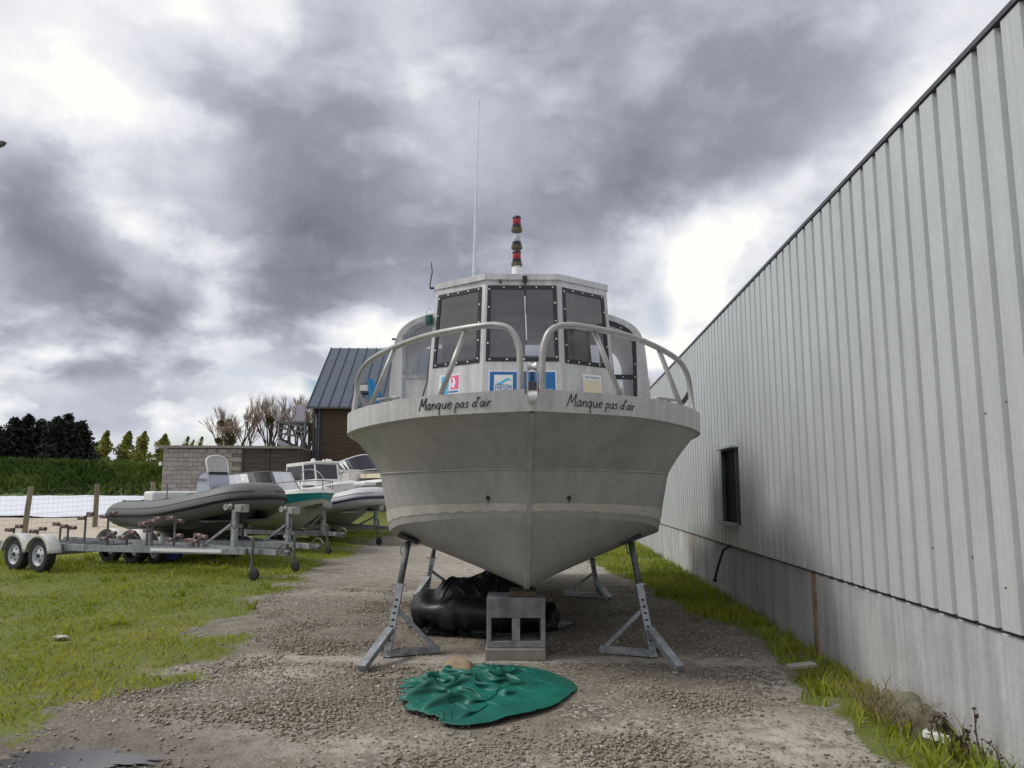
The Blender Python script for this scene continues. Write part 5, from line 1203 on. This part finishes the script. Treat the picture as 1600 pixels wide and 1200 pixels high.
p3 = scatter(26000, 1.0, 3.4, 3.4, 24, .35, 3); tufts('verge_grass', p3, .10, .013, GR, 13, .7)
p4 = p1[::5]; tufts('dry_grass', p4, .05, .010, DRY, 14, 1.3)
p5 = p3[::14]; tufts('dry_verge_grass', p5, .16, .008, DRY, 15, 1.2)
r2 = np.random.default_rng(5); cl = p3[r2.integers(0, len(p3), 260)]; cl = np.repeat(cl, 9, 0) + np.concatenate([r2.normal(0, .03, (260 * 9, 2)), np.zeros((260 * 9, 1))], 1); cl = cl[(cl[:, 0] < 2.30 + .0539 * cl[:, 1] - .08)]
tufts('verge_leaves', cl, .12, .03, GR, 16, .8)
cl = p1[r2.integers(0, len(p1), 220)]; cl = cl[cl[:, 1] > 8]; cl = np.repeat(cl, 8, 0) + np.concatenate([r2.normal(0, .03, (len(cl) * 8, 2)), np.zeros((len(cl) * 8, 1))], 1); tufts('field_weeds', cl, .13, .03, GR, 17, .8)
# loose gravel
def stones(name, n_, x0, x1, y0, y1, smin, smax, m, seed, dens=None):
    r2 = np.random.default_rng(seed); x = r2.uniform(x0, x1, n_); y = r2.uniform(y0 ** .5, y1 ** .5, n_) ** 2; g_, yd = grass_mask(x, y); patch = fnoise(x, y, 1.1, 21.)
    keep = (g_ < .35 + .3 * r2.random(n_)) & (r2.random(n_) < np.clip(.42 + patch * 2.2 + .6 * fnoise(x, y, 3.1, 8.), .04, 1)); keep &= ~((np.abs(y - 6.93) < .16) & (np.abs(x) < 2)); x, y = x[keep], y[keep]; k = len(x)
    base = np.array([(1, 0, 0), (-1, 0, 0), (0, 1, 0), (0, -1, 0), (0, 0, 1), (0, 0, -1)], float); fc_ = np.array([(0, 2, 4), (2, 1, 4), (1, 3, 4), (3, 0, 4), (2, 0, 5), (1, 2, 5), (3, 1, 5), (0, 3, 5)])
    s_ = smin + (smax - smin) * r2.random(k) ** 2.4; a = r2.uniform(0, 6.28, k); v = base[None] * (1 + .35 * r2.normal(size=(k, 6, 1)).clip(-1, 1)) * np.stack([s_, s_ * r2.uniform(.5, .9, k), s_ * r2.uniform(.3, .55, k)], 1)[:, None]
    v = v + r2.normal(0, .12, (k, 6, 3)) * s_[:, None, None]; ca, sa = np.cos(a)[:, None], np.sin(a)[:, None]
    vx = v[..., 0] * ca - v[..., 1] * sa; vy = v[..., 0] * sa + v[..., 1] * ca; v = np.stack([vx + x[:, None], vy + y[:, None], v[..., 2] + (ground_z(x, y) + s_ * .15)[:, None]], -1)
    f = (fc_[None] + (np.arange(k) * 6)[:, None, None]).reshape(-1, 3); tag(add(name, npmesh(name, v.reshape(-1, 3), f), m), kind='stuff')
ST1 = mat('gravel_stone', (.085, .068, .05), 0, 55, .9, 0, 0, 1, col2=(.38, .325, .255), detail=1); ST2 = mat('pale_pebble', (.30, .28, .24), 0, 40, .9, 0, 0, 1, col2=(.52, .49, .44), detail=1)
stones('loose_gravel', 130000, -3.4, 2.6, 3.4, 12, .005, .024, ST1, 31); stones('pale_pebbles', 7000, -3.4, 2.6, 3.5, 15, .006, .024, ST2, 32)
# single finds in the verge
def rock_mesh(rx, ry, rz_, seed, n1=22, n2=12):
    v, f = [], []
    for i in range(n2 + 1):
        t = math.pi * i / n2
        for j in range(n1):
            a = 2 * math.pi * j / n1; d = Vector((math.sin(t) * math.cos(a), math.sin(t) * math.sin(a), math.cos(t))); k = 1 + .42 * mnoise.noise(d * 1.9 + Vector((seed, 0, 0))) + .16 * mnoise.noise(d * 5 + Vector((seed, 3, 0)))
            v.append((d.x * rx * k, d.y * ry * k, d.z * rz_ * k))
    for i in range(n2):
        for j in range(n1): f.append((i * n1 + j, (i + 1) * n1 + j, (i + 1) * n1 + (j + 1) % n1, i * n1 + (j + 1) % n1))
    return npmesh('rock', v, f, False)
rk = add('rock', rock_mesh(.15, .30, .13, 3.3), mat('mossy_stone', (.085, .085, .05), 0, 6, .95, 0, .5, 25, col2=(.24, .205, .15), detail=8), None, (2.47, 5.05, .04)); tag(rk, 'brown rough stone under dry grass against the plinth at lower right', 'rock')
cl = np.stack([np.random.default_rng(8).uniform(2.2, 2.52, 260), np.random.default_rng(9).uniform(4.75, 5.4, 260), np.full(260, .08)], 1); tufts('straw', cl, .13, .006, DRY, 18, 1.8)
wbk = MB().box((0, 0, .02), (.07, .15, .04)).build('white_block', WHITE); wbk.location = (2.42, 4.62, .04); wbk.rotation_euler = (R(8), R(4), R(50)); bevel(wbk, .006); tag(wbk, 'small white block lying in the grass at the lower right corner', 'block')
pk = MB().box((0, 0, .01), (.22, .08, .02)).build('plank', mat('pale_board', (.30, .28, .24), .2, 8, .9)); pk.location = (2.27, 6.3, .08); pk.rotation_euler = (R(5), R(-4), R(8)); tag(pk, 'short pale board lying in the grass beside the warehouse plinth', 'board')
fs = add('flat_stone', rock_mesh(.075, .05, .018, 7.7), ST2, None, (-4.4, 7.8, .03)); tag(fs, 'flat pale stone lying alone in the left grass', 'stone')
# bramble shoots at the corner of the plinth
brm = empty('bramble', (2.5, 4.5, 0), 0, 'thin reddish bramble shoots against the plinth in the lower right corner', 'bramble'); BRS = mat('bramble_stem', (.09, .05, .04), .2, 8, .8); BRL = leafmat('bramble_leaf', (.05, .05, .03), (.12, .07, .06), .2, 3)
for k in range(8):
    rr_ = random.Random(k + 40); x0, y0 = rr_.uniform(-.16, .03), rr_.uniform(-.4, .15); p = [Vector((x0, y0, 0)), Vector((x0 + rr_.uniform(-.04, .0), y0 + rr_.uniform(-.05, .05), rr_.uniform(.1, .16))), Vector((x0 + rr_.uniform(-.06, .0), y0 + rr_.uniform(-.12, .12), rr_.uniform(.16, .3)))]
    sp_ = spline(p, 5); st_ = MB().tube(sp_, [.004] * (len(sp_) - 1) + [.002], 5).build('stem', BRS, brm)
    pts = np.array([tuple(q + Vector((rr_.gauss(0, .012), rr_.gauss(0, .012), rr_.gauss(0, .01)))) for q in sp_[3:] for _ in range(2)]); v, f = leaf_cloud(pts, .017, k); add('leaves', npmesh('leaves', v, f), BRL, st_)
